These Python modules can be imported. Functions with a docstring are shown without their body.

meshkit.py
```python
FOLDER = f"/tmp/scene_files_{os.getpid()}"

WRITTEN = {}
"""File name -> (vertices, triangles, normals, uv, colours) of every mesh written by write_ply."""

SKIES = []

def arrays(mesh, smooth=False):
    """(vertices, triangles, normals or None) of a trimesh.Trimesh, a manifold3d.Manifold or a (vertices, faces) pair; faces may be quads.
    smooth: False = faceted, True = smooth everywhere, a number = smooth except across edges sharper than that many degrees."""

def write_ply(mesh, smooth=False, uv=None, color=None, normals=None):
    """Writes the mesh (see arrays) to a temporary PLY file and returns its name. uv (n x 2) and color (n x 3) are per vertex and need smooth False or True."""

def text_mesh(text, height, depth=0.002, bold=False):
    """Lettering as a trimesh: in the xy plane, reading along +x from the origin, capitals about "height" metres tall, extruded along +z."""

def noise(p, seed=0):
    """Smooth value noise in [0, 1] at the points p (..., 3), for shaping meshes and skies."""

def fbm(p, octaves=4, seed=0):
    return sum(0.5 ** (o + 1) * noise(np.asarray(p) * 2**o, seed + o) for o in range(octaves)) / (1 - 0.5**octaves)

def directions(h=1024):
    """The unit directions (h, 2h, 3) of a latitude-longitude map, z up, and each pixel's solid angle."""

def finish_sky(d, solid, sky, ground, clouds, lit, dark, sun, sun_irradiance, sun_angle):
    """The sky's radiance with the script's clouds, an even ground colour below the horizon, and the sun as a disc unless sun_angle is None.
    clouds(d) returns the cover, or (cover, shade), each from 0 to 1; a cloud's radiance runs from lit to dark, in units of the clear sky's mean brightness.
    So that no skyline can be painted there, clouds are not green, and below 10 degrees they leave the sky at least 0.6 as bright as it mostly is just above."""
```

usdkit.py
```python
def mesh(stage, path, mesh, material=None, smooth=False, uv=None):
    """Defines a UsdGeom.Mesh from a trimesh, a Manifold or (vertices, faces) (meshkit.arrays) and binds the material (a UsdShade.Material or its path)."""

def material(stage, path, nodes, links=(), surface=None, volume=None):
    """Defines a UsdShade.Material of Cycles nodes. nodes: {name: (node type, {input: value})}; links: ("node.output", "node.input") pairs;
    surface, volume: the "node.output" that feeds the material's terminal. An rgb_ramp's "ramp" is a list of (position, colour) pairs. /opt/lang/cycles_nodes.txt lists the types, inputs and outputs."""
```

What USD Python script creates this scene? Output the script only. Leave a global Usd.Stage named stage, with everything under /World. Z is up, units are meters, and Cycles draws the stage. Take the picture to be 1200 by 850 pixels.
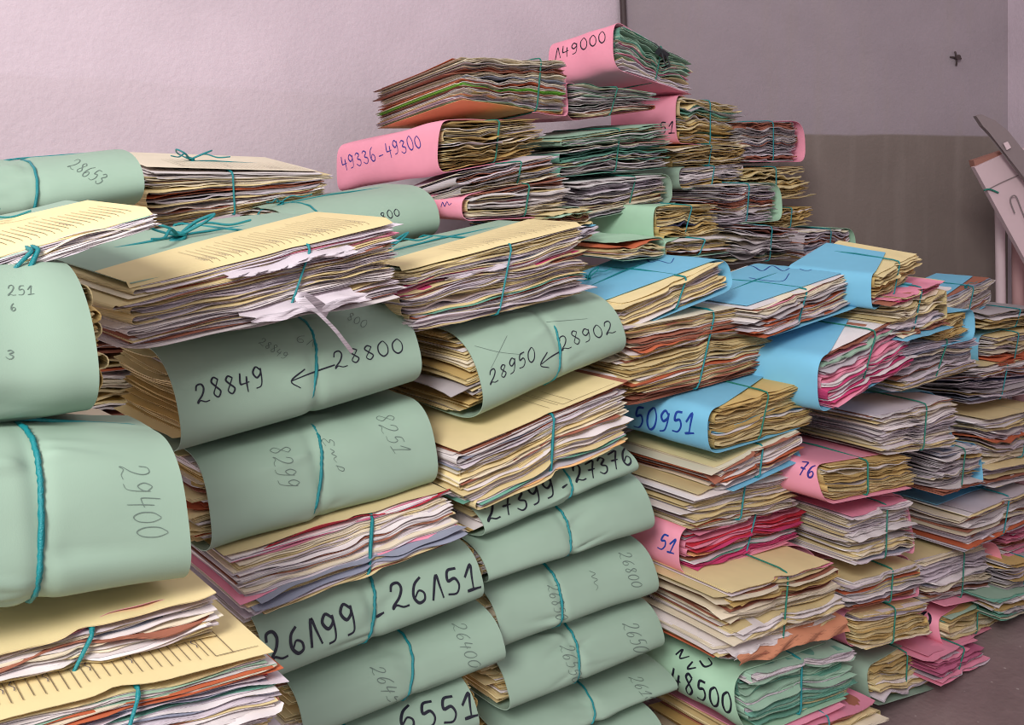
import math
import numpy as np
from pxr import Gf, Sdf, Usd, UsdGeom, UsdLux, UsdShade, Vt
from scipy.interpolate import LinearNDInterpolator
import usdkit

stage = Usd.Stage.CreateInMemory()
UsdGeom.SetStageUpAxis(stage, 'Z')
UsdGeom.SetStageMetersPerUnit(stage, 1.0)
UsdGeom.Xform.Define(stage, '/World')
stage.SetDefaultPrim(stage.GetPrimAtPath('/World'))

# ------------------------------------------------------------------ camera
# x runs along the piles towards the far corner, y towards the wall behind them, z up
F_PX, CX, HORIZON, EYE = 1000.0, 600.0, 200.0, 1.18
KX, KY = 0.67267, 0.73995                      # forward = (KX, KY), right = (KY, -KX)
cam = UsdGeom.Camera.Define(stage, '/World/camera')
cam.CreateHorizontalApertureAttr(36.0)
cam.CreateVerticalApertureAttr(25.5)
cam.CreateFocalLengthAttr(36.0 * F_PX / 1200)
cam.CreateVerticalApertureOffsetAttr(-(425 - HORIZON) / 1200 * 36.0)
cam.CreateClippingRangeAttr(Gf.Vec2f(0.05, 100))
cam.CreateExposureAttr(-0.22)
UsdGeom.Xformable(cam).AddTransformOp().Set(Gf.Matrix4d(KY, -KX, 0, 0, 0, 0, 1, 0, -KX, -KY, 0, 0, 0, 0, EYE, 1))


def world(r, f, z=0.0):
    """right, forward of the camera -> world"""
    return np.array([KY * r + KX * f, -KX * r + KY * f, z])


def unproj(u, v, y):
    """the point of the plane y = const seen at a pixel"""
    a = (u - CX) / F_PX
    f = y / (KY - KX * a)
    return np.array([(KY * a + KX) * f, y, EYE - (v - HORIZON) / F_PX * f])


def project(P):
    P = np.asarray(P, float)
    r = KY * P[..., 0] - KX * P[..., 1]
    f = KX * P[..., 0] + KY * P[..., 1]
    return CX + F_PX * r / f, HORIZON - F_PX * (P[..., 2] - EYE) / f


# ------------------------------------------------------------------ light: a big doorway behind the camera, and the soft light of the room
def rect_light(name, pos, target, w, h, power, color):
    l = UsdLux.RectLight.Define(stage, '/World/' + name)
    l.CreateWidthAttr(w)
    l.CreateHeightAttr(h)
    l.CreateIntensityAttr(power)
    l.CreateColorAttr(Gf.Vec3f(*color))
    p, t = Gf.Vec3d(*map(float, pos)), Gf.Vec3d(*map(float, target))
    UsdGeom.Xformable(l).AddTransformOp().Set(Gf.Matrix4d().SetLookAt(p, t, Gf.Vec3d(0, 0, 1)).GetInverse())
    return l


rect_light('window_light', world(-0.75, -1.45, 2.75), world(0.35, 1.7, 0.5), 1.0, 1.0, 44.0, (1.0, 0.975, 0.955))
dome = UsdLux.DomeLight.Define(stage, '/World/room_light')
dome.CreateIntensityAttr(0.27)
dome.CreateColorAttr(Gf.Vec3f(1.0, 0.965, 0.985))


# ------------------------------------------------------------------ materials
def lin(c):
    c = np.asarray(c, float) / 255.0
    return tuple(np.where(c <= 0.04045, c / 12.92, ((c + 0.055) / 1.055) ** 2.4))


LOOKS = {}


def paper_material(name, rgb, vary=0.10, rough=0.75, edge=0.48, spots=0.06, fibre=0.10):
    """paper and card: fibre grain, a little tone from piece to piece, fine leaves on cut edges"""
    col = lin(rgb)
    n = {
        'geo': ('geometry', {}),
        'obj': ('object_info', {}),
        'grain': ('noise_texture', {'scale': 900.0, 'detail': 3.0}),
        'blot': ('noise_texture', {'scale': 14.0, 'detail': 3.0, 'roughness': 0.6}),
        'blotr': ('map_range', {'from_min': 0.3, 'from_max': 0.7, 'to_min': 1.0 - spots, 'to_max': 1.0 + spots * 0.5, 'clamp': True}),
        'rnd': ('map_range', {'from_min': 0.0, 'from_max': 1.0, 'to_min': 1.0 - vary, 'to_max': 1.0 + vary * 0.6}),
        'val': ('math', {'math_type': 'multiply'}),
        'hsv': ('hsv', {'color': col}),
        'sep': ('separate_xyz', {}),
        'map': ('mapping', {'scale': (7.0, 7.0, 1500.0)}),
        'leaf': ('noise_texture', {'scale': 1.0, 'detail': 2.0}),
        'leafr': ('map_range', {'from_min': 0.42, 'from_max': 0.60, 'to_min': 1.0 - edge, 'to_max': 1.05, 'clamp': True}),
        'absz': ('math', {'math_type': 'absolute'}),
        'side': ('map_range', {'from_min': 0.25, 'from_max': 0.55, 'to_min': 1.0, 'to_max': 0.0, 'clamp': True}),
        'edge': ('mix', {'mix_type': 'multiply'}),
        'bump': ('bump', {'strength': fibre, 'distance': 0.0006}),
        'p': ('principled_bsdf', {'roughness': rough, 'specular_ior_level': 0.25}),
    }
    l = [('geo.position', 'grain.vector'), ('geo.position', 'blot.vector'), ('blot.fac', 'blotr.value'), ('obj.random', 'rnd.value'),
         ('blotr.result', 'val.value1'), ('rnd.result', 'val.value2'), ('val.value', 'hsv.value'),
         ('geo.true_normal', 'sep.vector'), ('sep.z', 'absz.value1'), ('absz.value', 'side.value'),
         ('geo.position', 'map.vector'), ('map.vector', 'leaf.vector'), ('leaf.fac', 'leafr.value'),
         ('hsv.color', 'edge.color1'), ('leafr.result', 'edge.color2'), ('side.result', 'edge.fac'), ('edge.color', 'p.base_color'),
         ('grain.fac', 'bump.height'), ('bump.normal', 'p.normal')]
    if edge <= 0:
        l = [x for x in l if x[0] not in ('hsv.color', 'leafr.result', 'side.result', 'edge.color')] + [('hsv.color', 'p.base_color')]
    LOOKS[name] = usdkit.material(stage, '/World/Looks/' + name, n, l, surface='p.BSDF')


for nm, rgb in dict(white=(230, 222, 222), lilac=(212, 201, 209), cream=(232, 220, 196), yellow=(224, 205, 155), ochre=(204, 174, 112), brown=(164, 104, 84),
                    rust=(196, 104, 70), pink=(232, 148, 172), magenta=(205, 70, 120), red=(196, 50, 66), green=(160, 192, 170), teal=(118, 176, 156), blue=(120, 192, 226),
                    gray=(182, 174, 176), slate=(146, 150, 168), lime=(132, 214, 78), orange=(240, 188, 130), kraft=(200, 136, 104), rose=(190, 104, 136), navy=(78, 80, 110)).items():
    paper_material('paper_' + nm, rgb, vary=0.16)
for nm, rgb in dict(green=(146, 170, 152), pink=(232, 152, 172), blue=(120, 186, 216), mint=(164, 200, 172)).items():
    paper_material('cover_' + nm, rgb, vary=0.05, edge=0.0, spots=0.04, rough=0.62, fibre=0.15)


def plain_material(name, rgb, rough=0.6, noise=None, bump=0.0, spec=0.3):
    n = {'geo': ('geometry', {}), 'p': ('principled_bsdf', {'roughness': rough, 'base_color': lin(rgb), 'specular_ior_level': spec})}
    l = []
    if bump:
        n['ns'] = ('noise_texture', {'scale': noise or 200.0, 'detail': 3.0})
        n['b'] = ('bump', {'strength': bump, 'distance': 0.002})
        l = [('geo.position', 'ns.vector'), ('ns.fac', 'b.height'), ('b.normal', 'p.normal')]
    LOOKS[name] = usdkit.material(stage, '/World/Looks/' + name, n, l, surface='p.BSDF')


plain_material('twine_teal', (12, 124, 130), 0.42, 900.0, 0.5, 0.5)
plain_material('twine_green', (30, 112, 96), 0.5, 900.0, 0.5, 0.4)
plain_material('ink_black', (30, 32, 44), 0.5)
plain_material('ink_blue', (34, 66, 150), 0.5)
plain_material('ink_violet', (58, 50, 130), 0.5)
plain_material('pencil', (98, 114, 106), 0.6)
plain_material('print_gray', (128, 112, 86), 0.7)
plain_material('hand_print', (86, 82, 100), 0.7)
plain_material('cable_dark', (70, 58, 58), 0.6)
plain_material('clip_black', (40, 42, 46), 0.4)
plain_material('steel', (170, 170, 176), 0.35)

rng = np.random.default_rng(7)


# ------------------------------------------------------------------ prims
USED = {}


def numbered(parent, name):
    k = USED.get((parent, name), 0)
    USED[(parent, name)] = k + 1
    return f'{parent}/{name}' + (f'_{k:03d}' if k else '')


def tag(prim, label=None, category=None, group=None, kind=None):
    for k, v in (('label', label), ('category', category), ('group', group), ('kind', kind)):
        if v:
            prim.SetCustomDataByKey(k, v)
    return prim


def put(parent, name, geo, look, label=None, kind=None):
    """one mesh: geo = (points, triangles, normals or None)"""
    V, Fc, N = geo
    path = numbered(parent, name)
    m = UsdGeom.Mesh.Define(stage, path)
    m.CreatePointsAttr(Vt.Vec3fArray.FromNumpy(np.ascontiguousarray(V, np.float32)))
    m.CreateFaceVertexCountsAttr(Vt.IntArray.FromNumpy(np.full(len(Fc), 3, np.int32)))
    m.CreateFaceVertexIndicesAttr(Vt.IntArray.FromNumpy(np.ascontiguousarray(Fc, np.int32).ravel()))
    m.CreateSubdivisionSchemeAttr('none')
    if N is not None:
        m.CreateNormalsAttr(Vt.Vec3fArray.FromNumpy(np.ascontiguousarray(N, np.float32)))
        m.SetNormalsInterpolation('vertex')
    UsdShade.MaterialBindingAPI.Apply(m.GetPrim()).Bind(LOOKS[look])
    tag(m.GetPrim(), label=label, kind=kind)
    return path


def thing(name, label, category, group=None, loc=None):
    path = numbered('/World', name)
    x = UsdGeom.Xform.Define(stage, path)
    if loc is not None:
        x.AddTranslateOp().Set(Gf.Vec3d(*map(float, loc)))
    tag(x.GetPrim(), label, category, group)
    return path


def unit(v):
    return v / np.maximum(np.linalg.norm(v, axis=-1, keepdims=True), 1e-12)


def grid_normals(P):
    return unit(np.cross(np.gradient(P, axis=0), np.gradient(P, axis=1)))


_topo = {}


def shell_topology(n, m):
    if (n, m) not in _topo:
        i = np.arange(n * m).reshape(n, m)
        q = np.stack([i[:-1, :-1], i[1:, :-1], i[1:, 1:], i[:-1, 1:]], -1).reshape(-1, 4)
        top = np.vstack([q[:, [0, 1, 2]], q[:, [0, 2, 3]]])
        bot = top[:, ::-1] + n * m
        loop = np.concatenate([i[:, 0], i[-1, 1:], i[-2::-1, -1], i[0, -2:0:-1]])
        ii = np.concatenate([np.minimum(np.arange(n), n - 1), np.full(m - 1, n - 1), np.arange(n - 2, -1, -1), np.zeros(m - 2, int)])
        jj = np.concatenate([np.zeros(n, int), np.arange(1, m), np.full(n - 1, m - 1), np.arange(m - 2, 0, -1)])
        inner = i[np.clip(ii, 1, max(n - 2, 1)), np.clip(jj, 1, max(m - 2, 1))]
        k, o = len(loop), 2 * n * m
        a = np.arange(k)
        b = (a + 1) % k
        rim = np.vstack([np.stack([o + a, o + k + a, o + k + b], 1), np.stack([o + a, o + k + b, o + b], 1)])
        _topo[(n, m)] = (np.vstack([top, bot, rim]), loop, inner)
    return _topo[(n, m)]


def shell(P, th, offset=0.0):
    """a grid of points as a thin solid sheet"""
    n, m = P.shape[:2]
    faces, loop, inner = shell_topology(n, m)
    N = grid_normals(P)
    h = (th / 2 * N).reshape(-1, 3)
    flat, N = P.reshape(-1, 3) + (offset * N).reshape(-1, 3), N.reshape(-1, 3)
    out = flat[loop] - flat[inner]
    out = unit(out - (out * N[loop]).sum(1, keepdims=True) * N[loop])
    V = np.vstack([flat + h, flat - h, (flat + h)[loop], (flat - h)[loop]])
    return V, faces, np.vstack([N, -N, out, out])


def tube(path, r, sides=7, closed=False, twist=0.0, flat=1.0, taper=None):
    path = np.asarray(path, float)
    n = len(path)
    t = unit((np.roll(path, -1, 0) - np.roll(path, 1, 0)) if closed else np.gradient(path, axis=0))
    u = np.cross(t[0], [0.3, 0.2, 1.0])
    us = []
    for k in range(n):
        u = u - (u @ t[k]) * t[k]
        u = u / max(np.linalg.norm(u), 1e-9)
        us.append(u)
    us = np.array(us)
    w = np.cross(t, us)
    s = np.concatenate([[0], np.cumsum(np.linalg.norm(np.diff(path, axis=0), axis=1))])
    ang = np.linspace(0, 2 * np.pi, sides, endpoint=False)
    rr = np.full(n, r) if taper is None else r * np.asarray(taper)
    ph = ang[None] + twist * s[:, None]
    rad = rr[:, None] * (1 + (0.22 * np.cos(2 * (ang[None] + twist * 1.0 * s[:, None])) if twist else 0))
    off = np.cos(ang)[None, :, None] * us[:, None] * rad[..., None] + np.sin(ang)[None, :, None] * w[:, None] * rad[..., None] * flat
    V = path[:, None] + off
    N = unit(off)
    i = np.arange(n * sides).reshape(n, sides)
    j = np.roll(i, -1, 1)
    if closed:
        a, b, c, d = i, j, np.roll(j, -1, 0), np.roll(i, -1, 0)
    else:
        a, b, c, d = i[:-1], j[:-1], j[1:], i[1:]
    Fc = np.vstack([np.stack([a.ravel(), b.ravel(), c.ravel()], 1), np.stack([a.ravel(), c.ravel(), d.ravel()], 1)])
    V, N = V.reshape(-1, 3), N.reshape(-1, 3)
    if not closed:
        for end, sg in ((0, -1), (n - 1, 1)):
            o = len(V)
            V = np.vstack([V, V[i[end]], path[end] + sg * t[end] * rr[end] * 0.4])
            N = np.vstack([N, np.repeat([sg * t[end]], sides + 1, 0)])
            k = np.arange(sides)
            f = np.stack([o + k, o + (k + 1) % sides, np.full(sides, o + sides)], 1)
            Fc = np.vstack([Fc, f if sg > 0 else f[:, ::-1]])
    return V, Fc, N


def join(*gs):
    V, Fc, N, o = [], [], [], 0
    for v, f, n in gs:
        V.append(v)
        Fc.append(f + o)
        N.append(n)
        o += len(v)
    return np.vstack(V), np.vstack(Fc), np.vstack(N)


def smooth_path(pts, per=8, closed=False):
    """Catmull-Rom through the points"""
    p = np.asarray(pts, float)
    if len(p) < 3 and not closed:
        return np.linspace(p[0], p[1], per + 1)
    q = np.vstack([p[-1], p, p[0], p[1]]) if closed else np.vstack([2 * p[0] - p[1], p, 2 * p[-1] - p[-2]])
    t = np.linspace(0, 1, per, endpoint=False)[:, None]
    out = []
    for k in range(len(q) - 3):
        a, b, c, d = q[k:k + 4]
        out.append(0.5 * (2 * b + (c - a) * t + (2 * a - 5 * b + 4 * c - d) * t ** 2 + (3 * b - a - 3 * c + d) * t ** 3))
    out = np.vstack(out)
    return out if closed else np.vstack([out, p[-1]])


def waves(n, m, fi=2.0, fj=2.0, k=4):
    """a smooth random field on an n x m grid, about unit size"""
    x, y = np.linspace(0, 1, n)[:, None], np.linspace(0, 1, m)[None]
    f = 0
    for _ in range(k):
        f = f + rng.normal() * np.cos(2 * np.pi * (rng.uniform(0.2, fi) * x + rng.uniform(-fj, fj) * y) + rng.uniform(0, 6.28))
    return f / math.sqrt(k / 2)


# ------------------------------------------------------------------ handwriting
D = {
    '0': [[(.5, 1), (.12, .75), (.08, .3), (.4, 0), (.8, .15), (.9, .6), (.65, .97), (.45, .98)]],
    '1': [[(.05, .55), (.55, 1), (.5, .5), (.45, .02)], [(.05, 0), (.45, .03), (.95, .05)]],
    '/': [[(.02, .0), (.5, 1), (.62, .55), (.72, .02)]],
    '2': [[(.1, .7), (.25, .97), (.65, 1), (.8, .75), (.55, .4), (.1, .12), (.05, .0), (.3, .12), (.7, .0), (1.1, .02)]],
    '3': [[(.08, .86), (.4, 1.02), (.75, .84), (.36, .55), (.8, .38), (.72, .06), (.35, -.05), (.0, .14)]],
    '4': [[(.25, 1), (.1, .45), (.3, .38), (.9, .42)], [(.75, .75), (.65, .35), (.6, -.12)]],
    '5': [[(.85, .98), (.3, .95), (.2, .55), (.65, .6), (.85, .3), (.6, .0), (.05, .02)]],
    '6': [[(.75, 1), (.3, .75), (.1, .3), (.35, .0), (.75, .08), (.8, .35), (.5, .48), (.2, .25)]],
    '7': [[(.05, .9), (.4, .95), (.9, .98), (.6, .5), (.4, -.05)], [(.15, .5), (.85, .48)]],
    '8': [[(.8, .85), (.45, 1), (.2, .8), (.5, .52), (.8, .25), (.5, 0), (.2, .2), (.45, .5), (.78, .85)]],
    '9': [[(.8, .8), (.45, 1), (.12, .75), (.35, .48), (.75, .65), (.82, .9), (.75, .4), (.55, .05), (.1, -.02)]],
    '-': [[(.1, .42), (.9, .5)]],
    '_': [[(.0, .05), (1.0, .16)]],
    ' ': [],
    'n': [[(.0, .1), (.2, .8), (.35, .2), (.6, .8), (.75, .3), (1, .5)]],
    '~': [[(0, .5), (.15, .85), (.3, .4), (.45, .75), (.6, .3), (.8, .45), (1, .1)]],
    'e': [[(.95, .75), (.55, .9), (.3, .7), (.6, .5), (.2, .3), (.35, .05), (.9, .1)], [(1.2, .3), (1.5, .5), (1.7, .2), (2.0, .45), (2.2, .15), (2.6, .2)], [(2.9, .0), (3.2, .5), (3.5, .3), (3.3, .05), (2.9, .1)]],
}
ADV = {'1': .85, '/': .8, ' ': .55, '-': 1.0, '_': 1.2, '2': 1.1, '~': 1.3, 'e': 3.4}


def handwriting(text, p0, p1, h, up=None):
    """strokes in picture pixels: text along p0 -> p1, digits h tall; up: unit vector of the upright (default straight across)"""
    p0, p1 = np.array(p0, float), np.array(p1, float)
    d = p1 - p0
    if up is None:
        up = np.array([d[1], -d[0]]) / np.linalg.norm(d)
        up = up if up[1] < 0 else -up
    up = np.array(up, float)
    up = up / np.linalg.norm(up)
    total = sum(ADV.get(c, 1.0) for c in text)
    cell = d / total
    out, x = [], 0.0
    for c in text:
        sq = 0.80
        k = h * (1 + rng.uniform(-.1, .1))
        dy = rng.uniform(-.05, .05)
        for st in D[c]:
            out.append(smooth_path([p0 + cell * (x + sq * sx + .08) + up * k * (sy + dy) for sx, sy in st], 5))
        x += ADV.get(c, 1.0)
    return out


# ------------------------------------------------------------------ bundles
PAL = {
    'mixed': dict(white=34, lilac=22, cream=12, yellow=14, brown=5, rust=2, gray=6, slate=2, pink=1),
    'white': dict(white=40, lilac=28, gray=8, cream=14, yellow=9, brown=3),
    'warm': dict(white=24, lilac=10, cream=22, yellow=26, brown=10, rust=3, ochre=6),
    'yellow': dict(ochre=30, yellow=44, cream=10, white=6, gray=3),
    'pinkish': dict(pink=30, magenta=10, white=30, lilac=14, red=4, brown=6),
    'greenish': dict(green=24, teal=12, white=14, cream=16, lilac=8, gray=8, yellow=5),
    'dusty': dict(pink=50, lilac=18, rose=30, brown=8),
    'gray': dict(gray=26, lilac=24, cream=15, slate=6, white=14, brown=8, ochre=6),
    'rosy': dict(lilac=26, white=24, gray=7, cream=22, yellow=8, rust=4, brown=6),
    'green_folders': dict(teal=30, green=40, white=16, lilac=8),
}
FOLDERS = {
    'mixed': dict(yellow=60, brown=12, ochre=8, green=4, pink=4, white=6), 'white': dict(yellow=50, lilac=14, white=24, brown=6, ochre=6), 'warm': dict(yellow=70, ochre=14, brown=14),
    'yellow': dict(yellow=50, ochre=50), 'dusty': dict(pink=1), 'pinkish': dict(pink=60, magenta=20, brown=12), 'greenish': dict(green=50, teal=30, yellow=16), 'gray': dict(gray=30, lilac=30, ochre=10, brown=8),
    'rosy': dict(yellow=30, lilac=30, rust=6, white=20), 'green_folders': dict(teal=40, green=60),
}


def pick(d):
    k, w = list(d), np.array(list(d.values()), float)
    return k[rng.choice(len(k), p=w / w.sum())]


class Bundle:
    """A stack of paper tied with twine. BL, BR: where the near bottom edge is seen; vT: the rows of the near top edge's ends; y: the plane of that edge (left, right)."""

    def __init__(s, BL, BR, vT, y, lean=0.0, depth=0.24, dz=(0, 0), dx=0.0, sag=0.0):
        y = (y, y) if np.ndim(y) == 0 else y
        lean = (lean, lean) if np.ndim(lean) == 0 else lean
        C = np.zeros((2, 2, 2, 3))
        C[0, 0, 0], C[1, 0, 0] = unproj(*BL, y[0]), unproj(*BR, y[1])
        for k, i in enumerate((0, 1)):
            b = C[i, 0, 0]
            x, yy = b[0], b[1] + lean[k]
            f = KX * x + KY * yy
            C[i, 0, 1] = (x, yy, EYE - (vT[k] - HORIZON) / F_PX * f)
        e = C[1, 0, 0, :2] - C[0, 0, 0, :2]
        e = e / np.linalg.norm(e)
        back = np.array([-e[1], e[0]]) + dx * e
        for i in range(2):
            for c in range(2):
                ln = lean[i] if c else 0.0
                C[i, 1, c] = C[i, 0, c] + np.array([*(back * (depth - ln)), dz[i]])
        s.C, s.sag = C, sag
        s.L = np.linalg.norm(C[1, 0, 0] - C[0, 0, 0])
        s.Dp = depth
        s.T = 0.5 * sum(np.linalg.norm(C[i, 0, 1] - C[i, 0, 0]) for i in (0, 1))
        s.path = None

    def M(s, a, b, c):
        a, b, c = (np.asarray(x, float)[..., None] for x in np.broadcast_arrays(a, b, c))
        C = s.C
        P = ((1 - a) * ((1 - b) * ((1 - c) * C[0, 0, 0] + c * C[0, 0, 1]) + b * ((1 - c) * C[0, 1, 0] + c * C[0, 1, 1]))
             + a * ((1 - b) * ((1 - c) * C[1, 0, 0] + c * C[1, 0, 1]) + b * ((1 - c) * C[1, 1, 0] + c * C[1, 1, 1])))
        P = P.copy()
        P[..., 2] += s.sag * (2 * a[..., 0] - 1) ** 2
        return P


def profile(R, n, c):
    """how far the rounded spine stands back at height c"""
    x = np.clip(np.abs(2 * c - 1), 0, 1)
    return R * (1 - (1 - x ** n) ** (1 / n))


def leaves(b, n, pal, fold, grade, jit=0.03, inset=None, cov=None, top=None, special=(), puff=0.5, lineinfo=None, lift=0.6, ties=()):
    """the papers and inner folders, one mesh each"""
    na, nb = {0: (36, 6), 1: (24, 5), 2: (14, 4)}[grade]
    A0, B0 = np.linspace(0, 1, na)[:, None] * np.ones((1, nb)), np.ones((na, 1)) * (np.linspace(0, 1, nb) ** 1.5)[None]
    side = cov['side'] if cov else ''
    base = rng.lognormal(0, 0.55, n)
    near = np.exp(-B0 / 0.2)
    w = np.array([base[k] * np.exp(puff * (0.8 * waves(na, nb, 1.6, 0.8) + 0.34 * near * waves(na, nb, 5.0, 0.5))) for k in range(n)])
    c = np.concatenate([np.zeros((1, na, nb)), np.cumsum(w, 0)]) / w.sum(0)
    tmm = b.T / n
    k, left = 0, 0
    spec = dict(special)
    rec = {}
    gj = np.zeros(4)
    run = pick(PAL[pal])
    tie = np.zeros((na, 1))
    for t_ in ties:
        tie = np.maximum(tie, np.exp(-((A0[:, :1] - t_) / .05) ** 2))

    def layer(k, j4, u, flut, rot, up=0.0, rb=0.0):
        cc = c[k] + (c[k + 1] - c[k]) * u + up
        front, back, l, r = j4
        ins = profile(*cov['prof'], cc) if cov and 'prof' in cov else 0 * cc
        f = front + flut[:, None] + rot * (A0 - 0.5)
        f = f * (1 - .8 * tie) + 0.012 * tie
        if side == 'A':
            cc = .03 + .94 * cc
            f = np.maximum(f, 0.06) + ins
        lft, rgt, bk = l + 0 * cc, 1 + r + 0 * cc, 1 + back + rb * (A0 - .5)
        if side == 'B':
            lft = np.maximum(lft, 0.02 + (.02 if fold == 'left' else 0)) + ins
        if side == 'C':
            rgt = np.minimum(rgt, 0.985 - (.02 if fold == 'right' else 0)) - ins
        if side == 'D':
            bk = np.minimum(bk, 0.97) - ins
        if side == 'A':
            rgt = np.minimum(rgt, 1.004 if cov.get('q1') is None else 1.02)
        return lft + (rgt - lft) * A0, f + (bk - f) * B0, cc

    while k < n:
        if left <= 0:
            left = int(rng.integers(3, 9))
            gj = rng.normal(0, jit, 4) * 0.65
            run = pick(PAL[pal])
            folder = fold != 'none' and rng.random() < 0.6 and k + left < n - 1
            if folder:
                colour = spec.get(k, pick(FOLDERS[pal]))
                fl = rng.normal(0, jit * 0.25) + 0.005 * waves(na, 1, 4, 1)[:, 0]
                fl = fl + rng.uniform(.0, .04) * np.exp(-A0[:, 0] / .03) + rng.uniform(.0, .04) * np.exp(-(1 - A0[:, 0]) / .03)
                rot = rng.normal(0, jit * 0.7)
                extra = np.array([-abs(rng.normal(0, .010)), abs(rng.normal(0, .01)), -abs(rng.normal(0, .012)), abs(rng.normal(0, .012))])
                j4 = gj + extra
                lo = layer(k, j4, 0.35, fl, rot)
                j4b = j4 + rng.normal(0, jit * 0.3, 4)
                if fold == 'right':
                    j4b[3] = j4[3]
                if fold == 'left':
                    j4b[2] = j4[2]
                hi = layer(min(k + left + 1, n - 1), j4b, 0.65, fl, rot)
                lo, hi = np.stack(lo, -1), np.stack(hi, -1)
                if fold == 'left':
                    lo, hi = lo[::-1], hi[::-1]
                half = np.minimum(0.5 * (hi[-1, :, 2] - lo[-1, :, 2]) * b.T, .006)
                size = b.L * (1 if fold == 'right' else -1)
                arc = []
                for ph in ((-1.2, -.6, 0, .6, 1.2) if grade == 0 else (-0.9, 0, 0.9)):
                    q = 0.5 * (lo[-1] + hi[-1])
                    q[:, 2] += 0.5 * (hi[-1, :, 2] - lo[-1, :, 2]) * math.sin(ph)
                    q[:, 0] += 0.9 * half / size * math.cos(ph)
                    arc.append(q)
                g = np.concatenate([lo, np.array(arc), hi[::-1]])
                put(b.path, 'folder', shell(b.M(g[..., 0], g[..., 1], g[..., 2]), min(0.0009, tmm * .4)), 'paper_' + colour)
                k += 1
                continue
        colour = spec.get(k, run if rng.random() < .55 else pick(PAL[pal]))
        last = k == n - 1
        if last and top:
            colour = top
        j4 = gj + rng.normal(0, jit * 0.38, 4) * np.array([1, 1, 1.7, 1.7])
        odd = rng.random() < 0.12
        if odd:
            j4 = j4 + rng.normal(0, jit * 1.2, 4) * np.array([1, 0, 1, 1])
        j4[0] = np.clip(j4[0], -0.075, .1)
        fl = 0.006 * waves(na, 1, 4, 1)[:, 0]
        if rng.random() < lift:                                  # turned or worn corners
            e = rng.uniform(0.015, 0.11)
            fl = fl + e * np.exp(-(A0[:, 0] if rng.random() < .6 else 1 - A0[:, 0]) / rng.uniform(.02, .06))
        u = np.clip(0.5 + near * 0.17 * waves(na, nb, 6.0, 0.6) + .22 * waves(na, nb, 2.5, .6), 0.06, 0.94)
        rot = rng.normal(0, jit * 0.55)
        up = 0.0
        if last and top and not (cov and side != 'A'):
            up = .0045 / b.T
        if last and lineinfo:
            fl, rot, u = fl * .3, lineinfo.get('rot', 0), 0.6
            j4 = np.array(lineinfo['j4'])
            if side == 'D':
                up = .0075 / b.T
        g = layer(k, j4, u, fl, rot, up, lineinfo.get('rb', 0) if last and lineinfo else 0)
        th = float(np.clip(tmm * base[k] * rng.uniform(0.2, 0.6), 0.0003, 0.004))
        th = min(th, .0009) if last else th
        P = b.M(*g)
        if odd and not last and not side == 'A':
            P[:, 0, 2] += 0.006 * rng.normal() * (0.4 + 0.6 * np.cos(A0[:, 0] * rng.uniform(2, 9) + rng.uniform(0, 6)))
        if last and lineinfo and side == 'D':
            P[:, 0, 2] -= .006
        p = put(b.path, 'paper_sheet', shell(P, th), 'paper_' + colour)
        if last:
            rec['top'] = (p, P, th)
        k += 1
        left -= 1
    return rec


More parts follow.
